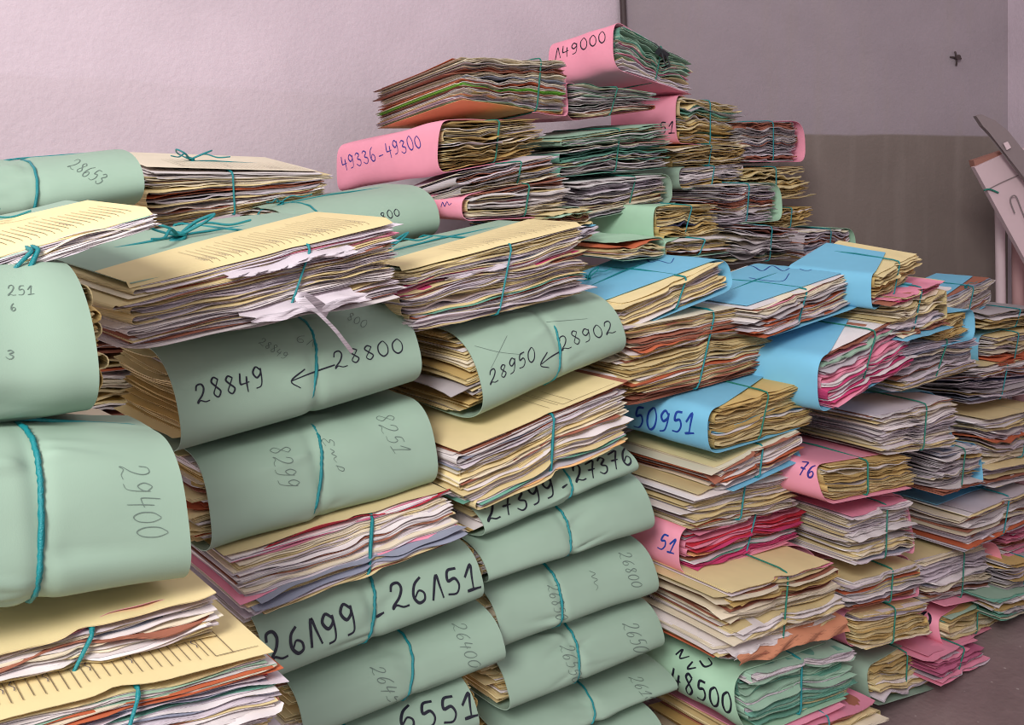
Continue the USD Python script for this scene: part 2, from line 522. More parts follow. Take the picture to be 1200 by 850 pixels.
def cover(b, cov, grade, pinch):
    """a card folder wrapped round one side; returns its path and outer surface"""
    side, R, n = cov['side'], *cov['prof']
    nS, nq = {0: (92, 72), 1: (40, 30), 2: (18, 10)}[grade]
    tp, bt = cov.get('top', .9), cov.get('bot', .9)
    e = 0.0022 / b.T
    g = 0.004 / (b.Dp if side in 'AD' else b.L) + cov.get('gap', 0.0)
    k1, k2 = nS // 4, nS // 4
    m = nS - k1 - k2
    ph = np.linspace(np.pi / 2, -np.pi / 2, m)
    cn, sn = np.abs(np.cos(ph)) ** (2 / n), np.sign(np.sin(ph)) * np.abs(np.sin(ph)) ** (2 / n)
    p = np.concatenate([np.linspace(tp, R, k1, endpoint=False), R - (R + g) * cn, np.linspace(bt, R, k2, endpoint=False)[::-1]])
    cc = np.concatenate([np.full(k1, 1 + e), 0.5 + (0.5 + e) * sn, np.full(k2, -e)])
    t = np.linspace(0, 1, nS)
    key = [0, k1 / nS, (nS - k2) / nS, 1]
    lo = lambda v: np.interp(t, key, v if np.ndim(v) else [v] * 4)
    q0, q1 = lo(cov.get('q0', 0.0)), lo(cov.get('q1', 1.0))
    Q = q0[:, None] + (q1 - q0)[:, None] * np.linspace(0, 1, nq)[None]
    Pp, Cc = p[:, None] * np.ones((1, nq)), cc[:, None] * np.ones((1, nq))
    Pp = Pp + cov.get('skew', 0.0) * (Q - .5) * (t < .45)[:, None]
    a_, b_ = {'A': (Q, Pp), 'B': (Pp, Q), 'C': (1 - Pp, Q), 'D': (Q, 1 - Pp)}[side]
    P = b.M(a_, b_, Cc)
    N = grid_normals(P)
    ctr = b.M(.5, .5, .5)
    if (N * (P - ctr)).sum() < 0:
        N = -N
    # pinched by the twine, dented and creased along it
    d = np.zeros_like(Q)
    W = b.L if side in 'AD' else b.Dp
    for s_ in (pinch if side == 'A' else ()):
        x = (Q - s_) * W
        d -= 0.0034 * np.exp(-(x / 0.008) ** 2)
        away = 1 - np.exp(-(x / .011) ** 2)
        for _ in range(12):
            tt, sg, wd, ln = rng.uniform(.12, .85), rng.choice([-1, 1]), rng.uniform(.010, .026), rng.uniform(.02, .06)
            sl = rng.uniform(-.9, .9)
            xx = sg * x
            d += away * rng.uniform(.0016, .0048) * rng.choice([-1, 1], p=[.55, .45]) * np.exp(-((t[:, None] - tt - sl * xx) / wd) ** 2) * np.exp(-(xx - .012) ** 2 / ln ** 2) * (xx > 0)
    d += cov.get('rough', .0010) * waves(nS, nq, 2.5, 2.5)
    frontness = np.concatenate([np.zeros(k1), cn, np.zeros(k2)])[:, None]
    d = np.where(d < 0, np.maximum(d, -.006) * frontness, d)
    P = P + N * d[..., None]
    path = put(b.path, 'cover', shell(P, 0.0011), 'cover_' + cov['col'], label=cov.get('label'))
    return path, P, N


def pixel_map(P, N):
    """(picture pixel -> surface position and normal) for the part of a surface that faces the camera"""
    view = np.array([0, 0, EYE]) - P
    ok = (N * view).sum(-1) > 0
    u, v = project(P)
    pts, val = np.stack([u[ok], v[ok]], 1), np.hstack([P[ok], N[ok]])
    f = LinearNDInterpolator(pts, val)
    return lambda uv: f(np.asarray(uv))


def ribbon(P, N, w):
    t = unit(np.gradient(P, axis=0))
    s = np.cross(N, t)
    n = len(P)
    ww = (w / 2 * (1 + 0.25 * np.sin(np.linspace(0, 5, n))))[:, None]
    V = np.stack([P - s * ww, P + s * ww], 1).reshape(-1, 3)
    i = np.arange(n - 1) * 2
    Fc = np.vstack([np.stack([i, i + 2, i + 3], 1), np.stack([i, i + 3, i + 1], 1)])
    return V, Fc, np.repeat(N, 2, 0)


def ink(parent, name, fmap, strokes, px, look, label=None):
    out = []
    for st in strokes:
        r = fmap(st)
        r = r[~np.isnan(r).any(1)]
        if len(r) < 2:
            continue
        P, N = r[:, :3] + r[:, 3:] * 0.0011, unit(r[:, 3:])
        dist = np.linalg.norm(P.mean(0) - [0, 0, EYE])
        out.append(ribbon(P, N, px * (.75 if look == 'pencil' else .9) / F_PX * dist))
    if out:
        put(parent, name, join(*out), look, label=label)


def loop_path(b, at, slant, prof, out, along='a', bk=.45, nn=6.0, sag=0):
    ph = np.linspace(0, 2 * np.pi, 72, endpoint=False)
    cs, sn = np.cos(ph), np.sin(ph)
    sx, sy = np.sign(cs) * np.abs(cs) ** (2 / nn), np.sign(sn) * np.abs(sn) ** (2 / nn)
    q, c = 0.5 - 0.5 * sx, 0.5 + 0.5 * sy
    if prof and along == 'a':
        R, n = prof
        f = cs > 0
        t = np.linspace(-np.pi / 2, np.pi / 2, 60)
        c1 = 0.5 + 0.5 * np.sign(np.sin(t)) * np.abs(np.sin(t)) ** (2 / n)
        q1 = R - R * np.abs(np.cos(t)) ** (2 / n)
        q = np.concatenate([q1, [.4, .6, .8, .97, 1, 1, .97, .8, .6, .4]])
        c = np.concatenate([c1, [1, 1, 1, 1, .85, .15, 0, 0, 0, 0]])
    P = b.M(at + slant * (c - .5), q, c) if along == 'a' else b.M(q, bk + 0 * c, c)
    ctr = P.mean(0)
    d = unit(P - ctr)
    wob = out + 0.0006 * np.sin(np.arange(len(P)) * .9)
    return P + d * np.reshape(wob, (-1, 1)), np.roll


def knot_on(path, P, U, V, W, s=1.0, look='twine_teal', tails=((1, .4), (-.7, .6)), bow=True):
    """a knot with bow loops and loose ends at P; U, V lie on the top, W points up"""
    T = np.linspace(0, 4 * np.pi, 30)
    put(path, 'knot', tube([P + s * (.006 * math.cos(x) * U + .004 * math.sin(x) * V + (.003 + .004 * math.sin(.5 * x)) * W) for x in T], .0022 * s, 6), look)
    if bow:
        for sg, ln in ((1, .034), (-1, .024)):
            pts = [P + .004 * W, P + s * (sg * ln * .5 * U + .010 * V + .014 * W), P + s * (sg * ln * U + .004 * V + .020 * W), P + s * (sg * ln * .7 * U - .010 * V + .012 * W), P + .004 * W]
            put(path, 'bow_loop', tube(smooth_path(pts, 7), .0019 * s, 6, flat=.6), look)
    for tu, tv in tails:
        ln = .05 * s
        pts = [P + .004 * W, P + ln * .4 * (tu * U + tv * V) + .014 * s * W, P + ln * .8 * (tu * U + tv * V) + .010 * s * W, P + ln * 1.2 * (tu * U + tv * V * .8) + .012 * s * W]
        put(path, 'loose_end', tube(smooth_path(pts, 6), .0018 * s, 6, flat=.6), look)


DENSE = 1.65


def bundle(label, BL, BR, vT, y, n=30, pal='mixed', fold='right', grade=1, cov=None, top=None, special=(), strings=((.5, 0),), writes=(), group=None, jit=.03, lines=None,
           cross=None, knot=None, drapes=(), twine='twine_teal', tr=None, puff=.5, scribbles=(), **kw):
    b = Bundle(BL, BR, vT, y, **kw)
    b.path = thing('paper_bundle', label, 'paper bundle', group)
    rec = leaves(b, int(n * DENSE), pal, fold, grade, jit, cov=cov, top=top, special={int(k_ * DENSE): v_ for k_, v_ in dict(special).items()}, lineinfo=lines, puff=puff, ties=[q[0] for q in strings])
    for a0_, a1_, c0_, c1_, look_, out_, nm_ in drapes:
        drape(b, a0_, a1_, c0_, c1_, look_, out_, nm_)
    cp = None
    if cov:
        cp, P, N = cover(b, cov, grade, [s[0] for s in strings])
        todo = list(writes)
        if todo:
            fm = pixel_map(P, N)
            for txt, p0, p1, h, px, look, up in todo:
                strokes = handwriting(txt, p0, p1, h, up) if isinstance(txt, str) else [smooth_path(s_, 5) for s_ in txt]
                ink(cp, 'handwriting', fm, strokes, px, look)
    if lines:
        p, P, th = rec['top']
        ruled(p, P, lines)
    tr = tr or (.0021 if grade == 0 else .002)
    for at, sl in strings:
        pr = cov['prof'] if cov and cov['side'] == 'A' else None
        lp, _ = loop_path(b, at, sl, pr, (.0034 if pr else .0030 + (.003 if cov else 0)), nn=16.0)
        sp = put(b.path, 'twine', tube(lp, tr, 8 if grade == 0 else 6, closed=True, twist=420 if grade == 0 else 0, flat=.8), twine)
    if cross is not None:
        lp, _ = loop_path(b, 0, 0, None, .0055, along='b', bk=cross, nn=9.0)
        put(b.path, 'twine', tube(lp, tr * .9, 6, closed=True, flat=.8), twine)
    if knot:
        a_, b_, s_, bow = knot
        p0 = b.M(a_, b_, 1.0)
        U, V = unit(b.M(a_ + .01, b_, 1.0) - p0), unit(b.M(a_, b_ - .01, 1.0) - p0)
        W = np.cross(V, U) if np.cross(V, U)[2] > 0 else np.cross(U, V)
        knot_on(sp, p0 + W * .003, U, V, W, s_, twine, bow=bow)
    return b, cp


def drape(b, a0, a1, c0, c1, look, out, name):
    """a crumpled sheet slipping out over the front edges"""
    na, nc = 40, 9
    A_, t = np.linspace(0, 1, na)[:, None], np.linspace(0, 1, nc)[None]
    lo = c0 + .02 * waves(na, 1, 3, 1) + .003 * rng.normal(size=(na, 1))
    hi = c1 + .02 * waves(na, 1, 2, 1)
    C_ = hi + (lo - hi) * t ** .8
    B_ = .25 - (.25 + out) * np.minimum(t * 2.2, 1) ** .7 + .006 * waves(na, nc, 7, 2) + .008 * waves(na, nc, 3, 1) * t
    a_ = a0 + (a1 - a0) * A_ + .01 * rng.normal(size=(1, nc))
    put(b.path, name, shell(b.M(a_ + 0 * C_, B_, C_), .0006), 'paper_' + look)


def ruled(parent, P, L):
    """printed form lines on a top sheet"""
    N = grid_normals(P)
    N = N * np.sign(N[..., 2:3])
    na, nb = P.shape[:2]

    def at(i, j):
        i, j = i * (na - 1), j * (nb - 1)
        i0, j0 = np.minimum(i.astype(int), na - 2), np.minimum(j.astype(int), nb - 2)
        fi, fj = (i - i0)[:, None], (j - j0)[:, None]
        g = lambda X: (1 - fi) * ((1 - fj) * X[i0, j0] + fj * X[i0, j0 + 1]) + fi * ((1 - fj) * X[i0 + 1, j0] + fj * X[i0 + 1, j0 + 1])
        return g(P), unit(g(N))

    out, scr = [], []
    a0, a1 = L.get('a', (.2, .95))
    j0, j1 = L.get('b', (.25, .8))
    for k, a in enumerate(np.linspace(a0, a1, L.get('n', 24))):
        lo, hi = j0 + rng.uniform(0, .04), j1 - rng.uniform(0, .10)
        p, nn = at(np.full(7, a), np.linspace(lo, hi, 7))
        out.append(ribbon(p + nn * .0012, nn, .0007))
        if rng.random() < .3:
            t = np.linspace(0, 1, 12)
            p, nn = at(a + .006 * np.sin(t * 25) - .01, lo + .1 + t * .25)
            scr.append(ribbon(p + nn * .0013, nn, .0006))
    if L.get('box'):
        a, b2 = L['box']
        for (x0, y0), (x1, y1) in (((a, j0), (a, b2)), ((a, j0), (.97, j0)), ((a + .06, j0), (a + .06, b2))):
            p, nn = at(np.linspace(x0, x1, 6), np.linspace(y0, y1, 6))
            out.append(ribbon(p + nn * .0012, nn, .0008))
    put(parent, 'printed_lines', join(*out), 'print_gray')
    if scr:
        put(parent, 'handwriting', join(*scr), 'hand_print')


def A(col='green', R=.28, n=2.5, **k):
    return dict(side='A', prof=(R, n), col=col, **k)


def Bc(col, R=.10, n=2.8, q0=(.3, -.02, -.02, -.02), **k):
    return dict(side='B', prof=(R, n), col=col, q0=k.pop('q0', q0), **k)


def Cc(col, R=.10, n=2.8, q0=(.25, -.05, -.06, -.03), **k):
    return dict(side='C', prof=(R, n), col=col, q0=q0, gap=k.pop('gap', .03), **k)


def Dc(col, R=.12, n=2.6, **k):
    return dict(side='D', prof=(R, n), col=col, **k)


RT = (1.0, -.06)          # upright of writing that runs down the cover
G1, G2, G3, G4 = 'green-covered bundles in the front stacks', 'loose-fronted bundles in the front stacks', 'blue and pink bundles in the right stacks', 'bundles in the high pile at the back'

# --- first stack, nearest at the left
bundle('light green covered bundle nearest the camera at left, pencilled 29400 down its front', (-100, 745), (229, 692), (522, 522), .66, lean=.035, n=30, pal='warm', cov=A(R=.27, n=2.9, top=.6), grade=0, strings=((.42, .05),), group=G1,
       writes=(('29400', (138, 546), (163, 634), 33, .9, 'pencil', RT),), dz=(0, -.01), cross=.35)
bundle('green-covered bundle at the left edge with yellow paper ends showing on its right', (-120, 540), (133, 500), (318, 318), .72, lean=.06, n=34, pal='yellow', cov=A(R=.40, n=2.3, top=.6, q1=.965), grade=0, strings=((.2, 0),), group=G1,
       writes=(('251', (8, 348), (40, 346), 11, 1.1, 'pencil', None), ('3', (5, 420), (18, 422), 10, 1.1, 'pencil', None), ('6', (12, 366), (20, 364), 9, 1.1, 'pencil', None)), fold='right')
bundle('loose paper bundle under the 29400 cover with a plain yellow top folder', (-80, 832), (254, 764), (790, 698), .68, lean=.005, n=22, pal='mixed', top='yellow', grade=0, strings=((.47, .1),), group=G2, fold='none', jit=.02, depth=.25,
       special={3: 'orange', 4: 'rust', 1: 'lilac'})
bundle('lowest left bundle with a ruled yellow form on top and red and blue sheets', (-80, 985), (325, 862), (868, 768), .63, lean=.01, n=40, pal='mixed', top='yellow', grade=0, strings=((.5, .1),), group=G2, jit=.022, depth=.26,
       lines=dict(j4=(-.02, 0, -.02, 0), a=(.04, .80), b=(.12, .9), n=26, box=(.82, .8)), special={30: 'red', 31: 'red', 26: 'teal', 24: 'slate', 35: 'green', 38: 'green'}, fold='none')
bundle('tied paper bundle at the left edge with a ruled yellow top sheet and doubled string', (-90, 356), (185, 265), (330, 250), (.82, .84), lean=.01, n=16, pal='mixed', top='yellow', grade=0, strings=((.42, .05), (.36, .12)), group=G2,
       lines=dict(j4=(.0, -.2, 0, 0), a=(.22, .92), b=(.15, .75), n=22), special={14: 'green'}, cov=Dc('green', top=.85, bot=.5), dz=(.012, .006), knot=(.38, .6, .9, True), fold='none')
bundle('pale green covered bundle against the wall at far left, pencilled 28653', (-90, 290), (172, 243), (205, 176), 1.25, lean=.03, n=22, pal='warm', cov=A(R=.45, n=2.2, top=.7), grade=1, strings=((.48, .05),), group=G1,
       writes=(('28653', (78, 196), (118, 217), 15, 1.1, 'pencil', (.75, -.66)),), cross=.5)
bundle('loose bundle against the wall with bowed string and a pale yellow ruled top', (176, 272), (379, 231), (200, 203), 1.42, lean=.01, dz=(.03, .03), n=26, pal='rosy', top='cream', grade=1, strings=((.45, 0),), group=G2,
       lines=dict(j4=(.02, 0, 0, 0), a=(.2, .95), b=(.05, .7), n=26), cross=.5, knot=(.36, .5, 1.1, True), special={4: 'ochre', 5: 'ochre', 7: 'yellow'}, fold='left')

# --- second stack
bundle('large loose bundle topping the second stack, bow over a green sheet and yellow form', (163, 407), (466, 348), (338, 263), .95, lean=.012, drapes=((.34, .80, .10, .32, 'lilac', .09, 'slipping_sheet'), (.28, .78, .83, .93, 'lilac', .07, 'slipping_sheet')), dx=-.3, n=46, pal='mixed', top='yellow', grade=0, strings=((.56, .12),), group=G2, jit=.028, depth=.25,
       lines=dict(j4=(-.005, -.46, -.01, .0), a=(.28, .9), b=(.12, .85), n=26, rot=-.04, rb=.3), cov=Dc('green', top=.97, bot=.6, skew=0), cross=.62, knot=(.42, .58, 1.35, True), dz=(.035, .008), special={36: 'rust', 37: 'pink', 41: 'pink', 42: 'lilac', 28: 'lilac', 29: 'white', 22: 'yellow', 9: 'lilac', 10: 'white', 11: 'lilac', 3: 'brown'}, fold='left')
bundle('green-covered bundle marked 28849 and 28800 with an arrow', (238, 536), (501, 455), (412, 358), (.965, .97), lean=.05, n=34, pal='yellow', cov=A(R=.36, n=2.5, top=.8, q0=(-.03, -.08, -.05, .0)), grade=0, strings=((.49, .12),), group=G1,
       writes=(('28849', (230, 473), (314, 452), 23, 1.9, 'ink_black', None), ('28800', (391, 432), (476, 412), 18, 1.6, 'ink_black', None),
               ([[(392, 428), (366, 437), (341, 447)], [(357, 433), (341, 447), (352, 455)]], None, None, 0, 1.7, 'ink_black', None),
               ('28849', (302, 403), (334, 423), 9, .9, 'pencil', (.6, -.8)), ('800', (405, 374), (428, 386), 9, .9, 'pencil', (.5, -.86)), ('6/', (345, 400), (368, 408), 9, .9, 'pencil', None)))
bundle('green-covered bundle pencilled 8299 and 8251, half in shadow below 28849', (252, 656), (517, 574), (542, 474), (.95, .955), lean=.035, n=30, pal='warm', cov=A(R=.27, n=2.8, top=.8), grade=0, strings=((.44, .1),), group=G1,
       writes=(('8299', (316, 523), (327, 574), 22, 1.0, 'pencil', RT), ('8251', (437, 486), (462, 532), 20, 1.0, 'pencil', RT), ('e', (374, 512), (402, 560), 16, .9, 'pencil', RT)))
bundle('loose bundle between two green covers, red and pink sheets along its top edge', (297, 728), (546, 630), (652, 577), .90, lean=.05, n=38, pal='mixed', grade=0, strings=((.55, .12),), group=G2, jit=.02, top='yellow',
       special={34: 'red', 35: 'magenta', 33: 'pink', 10: 'slate', 11: 'slate', 12: 'pink', 5: 'lilac', 24: 'brown', 20: 'brown'}, fold='none')
bundle('green-covered bundle boldly inked 26199_26151', (316, 812), (574, 708), (722, 638), (.875, .88), lean=.035, n=28, pal='yellow', cov=A(R=.27, n=2.8, top=.8, q1=.985), grade=0, strings=((.45, .1),), group=G1,
       writes=(('26/99', (316, 777), (426, 738), 32, 3.0, 'ink_black', None), ('-', (440, 729), (455, 722), 12, 2.8, 'ink_black', None), ('26/51', (458, 714), (564, 690), 28, 2.9, 'ink_black', None)))
bundle('green-covered bundle pencilled 26450 and 26400 under the 26199_26151 one', (360, 880), (596, 783), (806, 718), .865, lean=.03, n=24, pal='warm', cov=A(R=.27, n=2.8, top=.8), grade=1, strings=((.5, .1),), group=G1,
       writes=(('26450', (432, 782), (463, 836), 17, 1.0, 'pencil', RT), ('26400', (529, 731), (550, 784), 15, 1.0, 'pencil', RT)))
bundle('green-covered bundle at the bottom edge, boldly inked numbers ending 6551', (375, 965), (570, 862), (885, 797), .845, lean=.03, n=22, pal='yellow', cov=A(R=.27, n=2.8, top=.8, q1=.98), grade=1, strings=((.2, .1),), group=G1,
       writes=(('6551', (468, 858), (562, 838), 28, 2.8, 'ink_black', None),))
bundle('green-covered bundle pencilled 800 behind the top of the second stack', (352, 312), (519, 282), (248, 219), 1.25, lean=.03, n=20, pal='warm', cov=A(R=.42, n=2.3, top=.8), grade=1, strings=((.15, .1),), group=G1,
       writes=(('800', (447, 260), (470, 252), 9, 1.1, 'ink_black', None), ('n', (456, 266), (468, 265), 5, 1.0, 'ink_black', None)), knot=(.12, .5, .9, False), cross=.55)

# a torn white slip hanging from the bundle above over the 28849 cover
bp = '/World/paper_bundle_007'
sl = smooth_path([unproj(384, 368, .935), unproj(362, 352, .915), unproj(352, 350, .905), unproj(372, 366, .90), unproj(392, 386, .905), unproj(403, 400, .91), unproj(413, 413, .92)], 7)
wd = np.interp(np.linspace(0, 1, len(sl)), [0, .3, .5, 1], [.016, .013, .004, .005])[:, None]
sd_ = unit(np.cross(np.gradient(sl, axis=0), [-.5, -.8, .3]))
put(bp, 'paper_slip', shell(np.stack([sl - sd_ * wd / 2, sl, sl + sd_ * wd / 2], 1), .0006), 'paper_lilac', label='torn white paper slip hanging down')

# --- third stack
bundle('loose bundle topping the third stack, ruled yellow sheet and looped bow', (480, 392), (684, 344), (318, 266), (1.0, 1.01), lean=.01, drapes=((.2, .62, .70, .80, 'lilac', .02, 'slipping_sheet'),), n=42, pal='mixed', top='yellow', grade=0, strings=((.5, .1),), group=G2, jit=.026,
       lines=dict(j4=(-.005, -.46, -.005, 0), a=(.3, .95), b=(.15, .85), n=22, rot=-.04, rb=.25), cov=Dc('green', top=.96, bot=.6), cross=.66, knot=(.18, .62, 1.3, True), special={27: 'magenta', 28: 'pink', 26: 'cream', 33: 'slate', 34: 'slate', 12: 'teal', 20: 'brown', 36: 'lilac'}, fold='left')
bundle('green-covered bundle inked 28950 and 28902 with an arrow and pencilled crosses', (573, 496), (741, 420), (394, 347), (.95, .955), lean=.05, n=34, pal='yellow', cov=A(R=.36, n=2.5, top=.85), grade=0, strings=((.52, .1),), group=G1,
       writes=(('28950', (573, 452), (629, 422), 16, 1.4, 'ink_black', (-.1, -1)), ([[(660, 410), (646, 418), (634, 427)], [(641, 413), (633, 428), (643, 431)]], None, None, 0, 1.4, 'ink_black', None), ('28902', (657, 411), (723, 388), 15, 1.3, 'ink_black', None),
               ([[(556, 406), (584, 413), (612, 416)], [(594, 394), (585, 412), (575, 432)], [(640, 378), (665, 376), (688, 374)]], None, None, 0, .7, 'pencil', None)))
bundle('loose bundle under the 28950 cover with a plain yellow form on top', (548, 601), (733, 514), (532, 451), .93, lean=.01, n=34, pal='mixed', top='yellow', grade=0, strings=((.5, .05),), group=G2, jit=.03,
       lines=dict(j4=(-.005, 0, -.01, 0), a=(.55, .6), b=(.1, .6), n=2, box=(.62, .5), rot=-.05), special={31: 'brown', 32: 'brown', 26: 'lilac', 27: 'lilac', 24: 'slate', 4: 'teal', 3: 'teal', 1: 'orange', 20: 'yellow'}, fold='left', knot=(.42, .5, .8, False))
bundle('thin green-covered bundle boldly inked 27399_27376', (583, 636), (755, 560), (588, 520), .915, lean=.04, n=18, pal='yellow', cov=A(R=.40, n=2.2, top=.8, q0=-.04), grade=0, strings=((.52, .1),), group=G1,
       writes=(('27399', (570, 612), (656, 580), 22, 2.5, 'ink_black', None), ('-', (659, 577), (669, 571), 9, 2.2, 'ink_black', None), ('27376', (674, 567), (744, 543), 19, 2.3, 'ink_black', None)), knot=(.5, .3, .8, False))
bundle('plain green-covered bundle without writing under the 27399_27376 one', (577, 690), (772, 626), (640, 560), .90, lean=.035, n=22, pal='warm', cov=A(R=.27, n=2.8, top=.8), grade=0, strings=((.46, .05),), group=G1)
bundle('green-covered bundle in the third stack, pencilled 26850 and 26800', (592, 769), (776, 701), (694, 636), .89, lean=.035, n=22, pal='warm', cov=A(R=.27, n=2.8, top=.8), grade=0, strings=((.36, .05),), group=G1,
       writes=(('26850', (641, 686), (652, 728), 14, .9, 'pencil', RT), ('26800', (724, 648), (741, 690), 13, 1.0, 'pencil', RT), ('~', (682, 668), (704, 704), 14, .8, 'pencil', RT)), knot=(.33, .3, .8, False))
bundle('third-stack green-covered bundle pencilled 26550 and 26500', (603, 843), (783, 766), (772, 706), .875, lean=.035, n=22, pal='yellow', cov=A(R=.27, n=2.8, top=.8), grade=0, strings=((.42, .08),), group=G1,
       writes=(('26550', (655, 757), (672, 802), 15, .9, 'pencil', RT), ('26500', (729, 731), (747, 775), 18, 1.0, 'pencil', RT)))
bundle('green-covered bundle at the bottom edge pencilled 26100', (600, 908), (801, 820), (848, 777), .865, lean=.04, n=18, pal='yellow', cov=A(R=.42, n=2.2, top=.8), grade=1, strings=((.48, .1),), group=G1,
       writes=(('26100', (736, 794), (764, 832), 14, .9, 'pencil', RT),))
bundle('green-covered bundle cut by the bottom edge below the 26100 one', (600, 975), (784, 876), (914, 832), .85, lean=.03, n=16, pal='warm', cov=A(R=.27, n=2.8, top=.8), grade=1, strings=((.5, .1),), group=G1)

# --- fourth stack: blue, loose and pink bundles seen on the corner
SCR1 = [[(700, 300), (712, 294), (726, 303), (740, 297), (756, 302), (762, 308), (772, 306), (785, 309), (790, 303)], [(786, 298), (800, 295), (808, 301), (820, 297), (832, 299)]]
SCR2 = [[(862, 316), (880, 312), (893, 318), (905, 312), (918, 318), (930, 313), (945, 318), (958, 313)], [(878, 326), (895, 329), (917, 330), (925, 321)]]
bundle('blue-topped bundle with blue handwriting crowning the fourth stack', (735, 386), (853, 336), (357, 304), (1.0, 1.0), lean=.01, n=26, pal='warm', top='yellow', grade=1, strings=((.5, .15),), group=G3, cov=Cc('blue', q0=(.2, .05, -.06, -.02), top=.985, gap=.035),
       writes=((SCR1, None, None, 0, 1.5, 'ink_blue', None),), jit=.03, fold='right', special={24: 'yellow', 8: 'brown', 16: 'lilac'}, knot=(.3, .75, .9, True), cross=.6)
bundle('tall loose bundle of white and brown papers below the blue-topped one', (748, 475), (902, 434), (384, 354), .96, lean=.02, n=44, pal='warm', grade=1, strings=((.5, .2),), group=G2, jit=.04, fold='right', special={40: 'yellow', 30: 'rust', 12: 'brown', 20: 'yellow', 5: 'brown'})
bundle('blue-covered bundle of yellow folders inked 50951', (832, 530), (945, 497), (480, 446), .88, lean=.0, n=22, pal='yellow', grade=1, strings=((.5, .1),), group=G3, cov=Bc('blue', q0=(.3, -.01, -.03, -.02), R=.07, top=.9, gap=.03), fold='left', special={9: 'blue', 10: 'blue'},
       writes=(('50951', (741, 500), (814, 508), 24, 2.6, 'ink_blue', None),), twine='twine_green')
bundle('loose bundle with ruled yellow top and a strip of blue cover at right', (846, 578), (941, 533), (547, 499), .87, lean=.01, n=22, pal='rosy', top='yellow', grade=1, strings=((.45, .1),), group=G2, jit=.04, cov=Cc('blue', q0=(.8, .3, -.04, -.02), top=.4), fold='right',
       lines=dict(j4=(.0, 0, -.02, -.06), a=(.1, .6), b=(.1, .6), n=10), special={18: 'brown', 17: 'rust'})
bundle('loose bundle of white papers and curled yellow folders above the pink 51', (816, 622), (931, 594), (580, 550), .88, lean=.01, n=24, pal='white', top='yellow', grade=1, strings=((.45, .1),), group=G2, jit=.04, fold='right', special={21: 'brown', 3: 'rust'})
bundle('pink-covered bundle of pink and green papers inked 51, in the fourth stack', (801, 673), (930, 629), (620, 588), .90, lean=.0, n=22, pal='pinkish', grade=1, strings=((.55, .1),), group=G3, cov=Bc('pink', q0=(.3, .0, -.02, -.05), R=.07, top=.5, gap=.03), special={4: 'teal', 5: 'green', 6: 'teal', 18: 'white', 8: 'orange'}, jit=.05, fold='left',
       writes=(('51', (769, 642), (790, 650), 17, 1.9, 'ink_blue', None),))
bundle('large loose bundle with pink top and spine and crumpled brown paper beneath', (856, 779), (986, 736), (692, 653), .80, lean=.01, drapes=((.02, 1.02, .0, .27, 'kraft', .05, 'crumpled_envelope'), (.0, .5, .12, .25, 'white', .03, 'slipping_sheet')), n=42, pal='warm', top='yellow', grade=1, strings=((.45, .1),), group=G2, jit=.045, fold='right', cov=Cc('pink', q0=(.7, .35, -.05, .1), top=.6, gap=.05, bot=.5),
       special={1: 'brown', 2: 'brown', 3: 'brown', 4: 'brown', 5: 'rust', 6: 'lilac', 9: 'white', 40: 'pink'}, twine='twine_green')
A48 = [[(792, 768), (800, 762), (797, 772), (808, 770)], [(812, 776), (806, 784), (816, 783)], [(820, 775), (826, 782), (834, 779), (830, 772)]]
bundle('pale green covered bundle inked 48500 full of green folders', (872, 860), (1000, 812), (790, 760), .78, lean=.02, n=26, pal='green_folders', grade=1, strings=((.5, .1),), group=G3, cov=Bc('mint', q0=(.12, .0, -.03, -.02), R=.14, n=2.3, top=.95, gap=.03), fold='left', jit=.04, special={1: 'yellow', 3: 'yellow', 2: 'cream', 14: 'lilac'},
       writes=(('48500', (786, 803), (860, 838), 23, 2.4, 'ink_black', (0, -1)), (A48, None, None, 0, 2.0, 'ink_black', None)))
bundle('lowest bundle in the fourth stack with a pink and brown top sheet', (906, 945), (1026, 888), (868, 816), .76, lean=.0, n=24, pal='warm', top='pink', grade=1, strings=((.45, .1),), group=G3, jit=.04, fold='right', special={23: 'pink', 22: 'brown', 21: 'brown', 20: 'yellow'},
       lines=dict(j4=(.02, -.2, 0, -.3), a=(.3, .3), b=(.1, .2), n=1))

# --- fifth stack
bundle('blue-topped bundle with looping blue script and a rolled blue spine at right', (893, 396), (1001, 354), (362, 317), .92, lean=.01, n=24, pal='rosy', grade=1, strings=((.4, .15),), group=G3, cov=Cc('blue', q0=(.12, .0, -.10, -.02), top=.985, gap=.05, R=.14), jit=.045, fold='right', special={22: 'pink', 2: 'rust', 12: 'brown'},
       writes=((SCR2, None, None, 0, 1.5, 'ink_blue', None),), cross=.55)
bundle('blue-covered bundle of bright pink folders leaning in the fifth stack', (962, 483), (1060, 428), (420, 370), .83, lean=.0, n=22, pal='pinkish', grade=1, strings=((.5, .2),), group=G3, cov=Bc('blue', q0=(.35, .0, -.01, -.02), R=.07, top=.75, gap=.03), jit=.06, fold='left', special={20: 'brown', 21: 'brown', 18: 'green', 12: 'white', 11: 'white', 13: 'lilac'}, twine='twine_green')
bundle('loose bundle of white papers with a blue end under the bright pink one', (1035, 533), (1126, 521), (487, 464), .82, lean=.01, n=30, pal='white', grade=1, strings=((.5, .1),), group=G2, jit=.04, fold='right', special={28: 'brown', 2: 'brown', 24: 'cream'}, cov=Cc('blue', q0=(.75, .3, .0, .1), top=.7, bot=.2), twine='twine_green', top='lilac')
bundle('pink-covered bundle of yellow folders inked 76', (969, 589), (1072, 568), (545, 535), .80, lean=.02, n=18, pal='yellow', grade=1, strings=((.45, .1),), group=G3, cov=Bc('pink', q0=(.12, .0, -.02, -.04), R=.08, top=.95, gap=.03), jit=.03, fold='left', writes=(('76', (934, 555), (954, 562), 16, 2.0, 'ink_violet', None),), twine='twine_green')
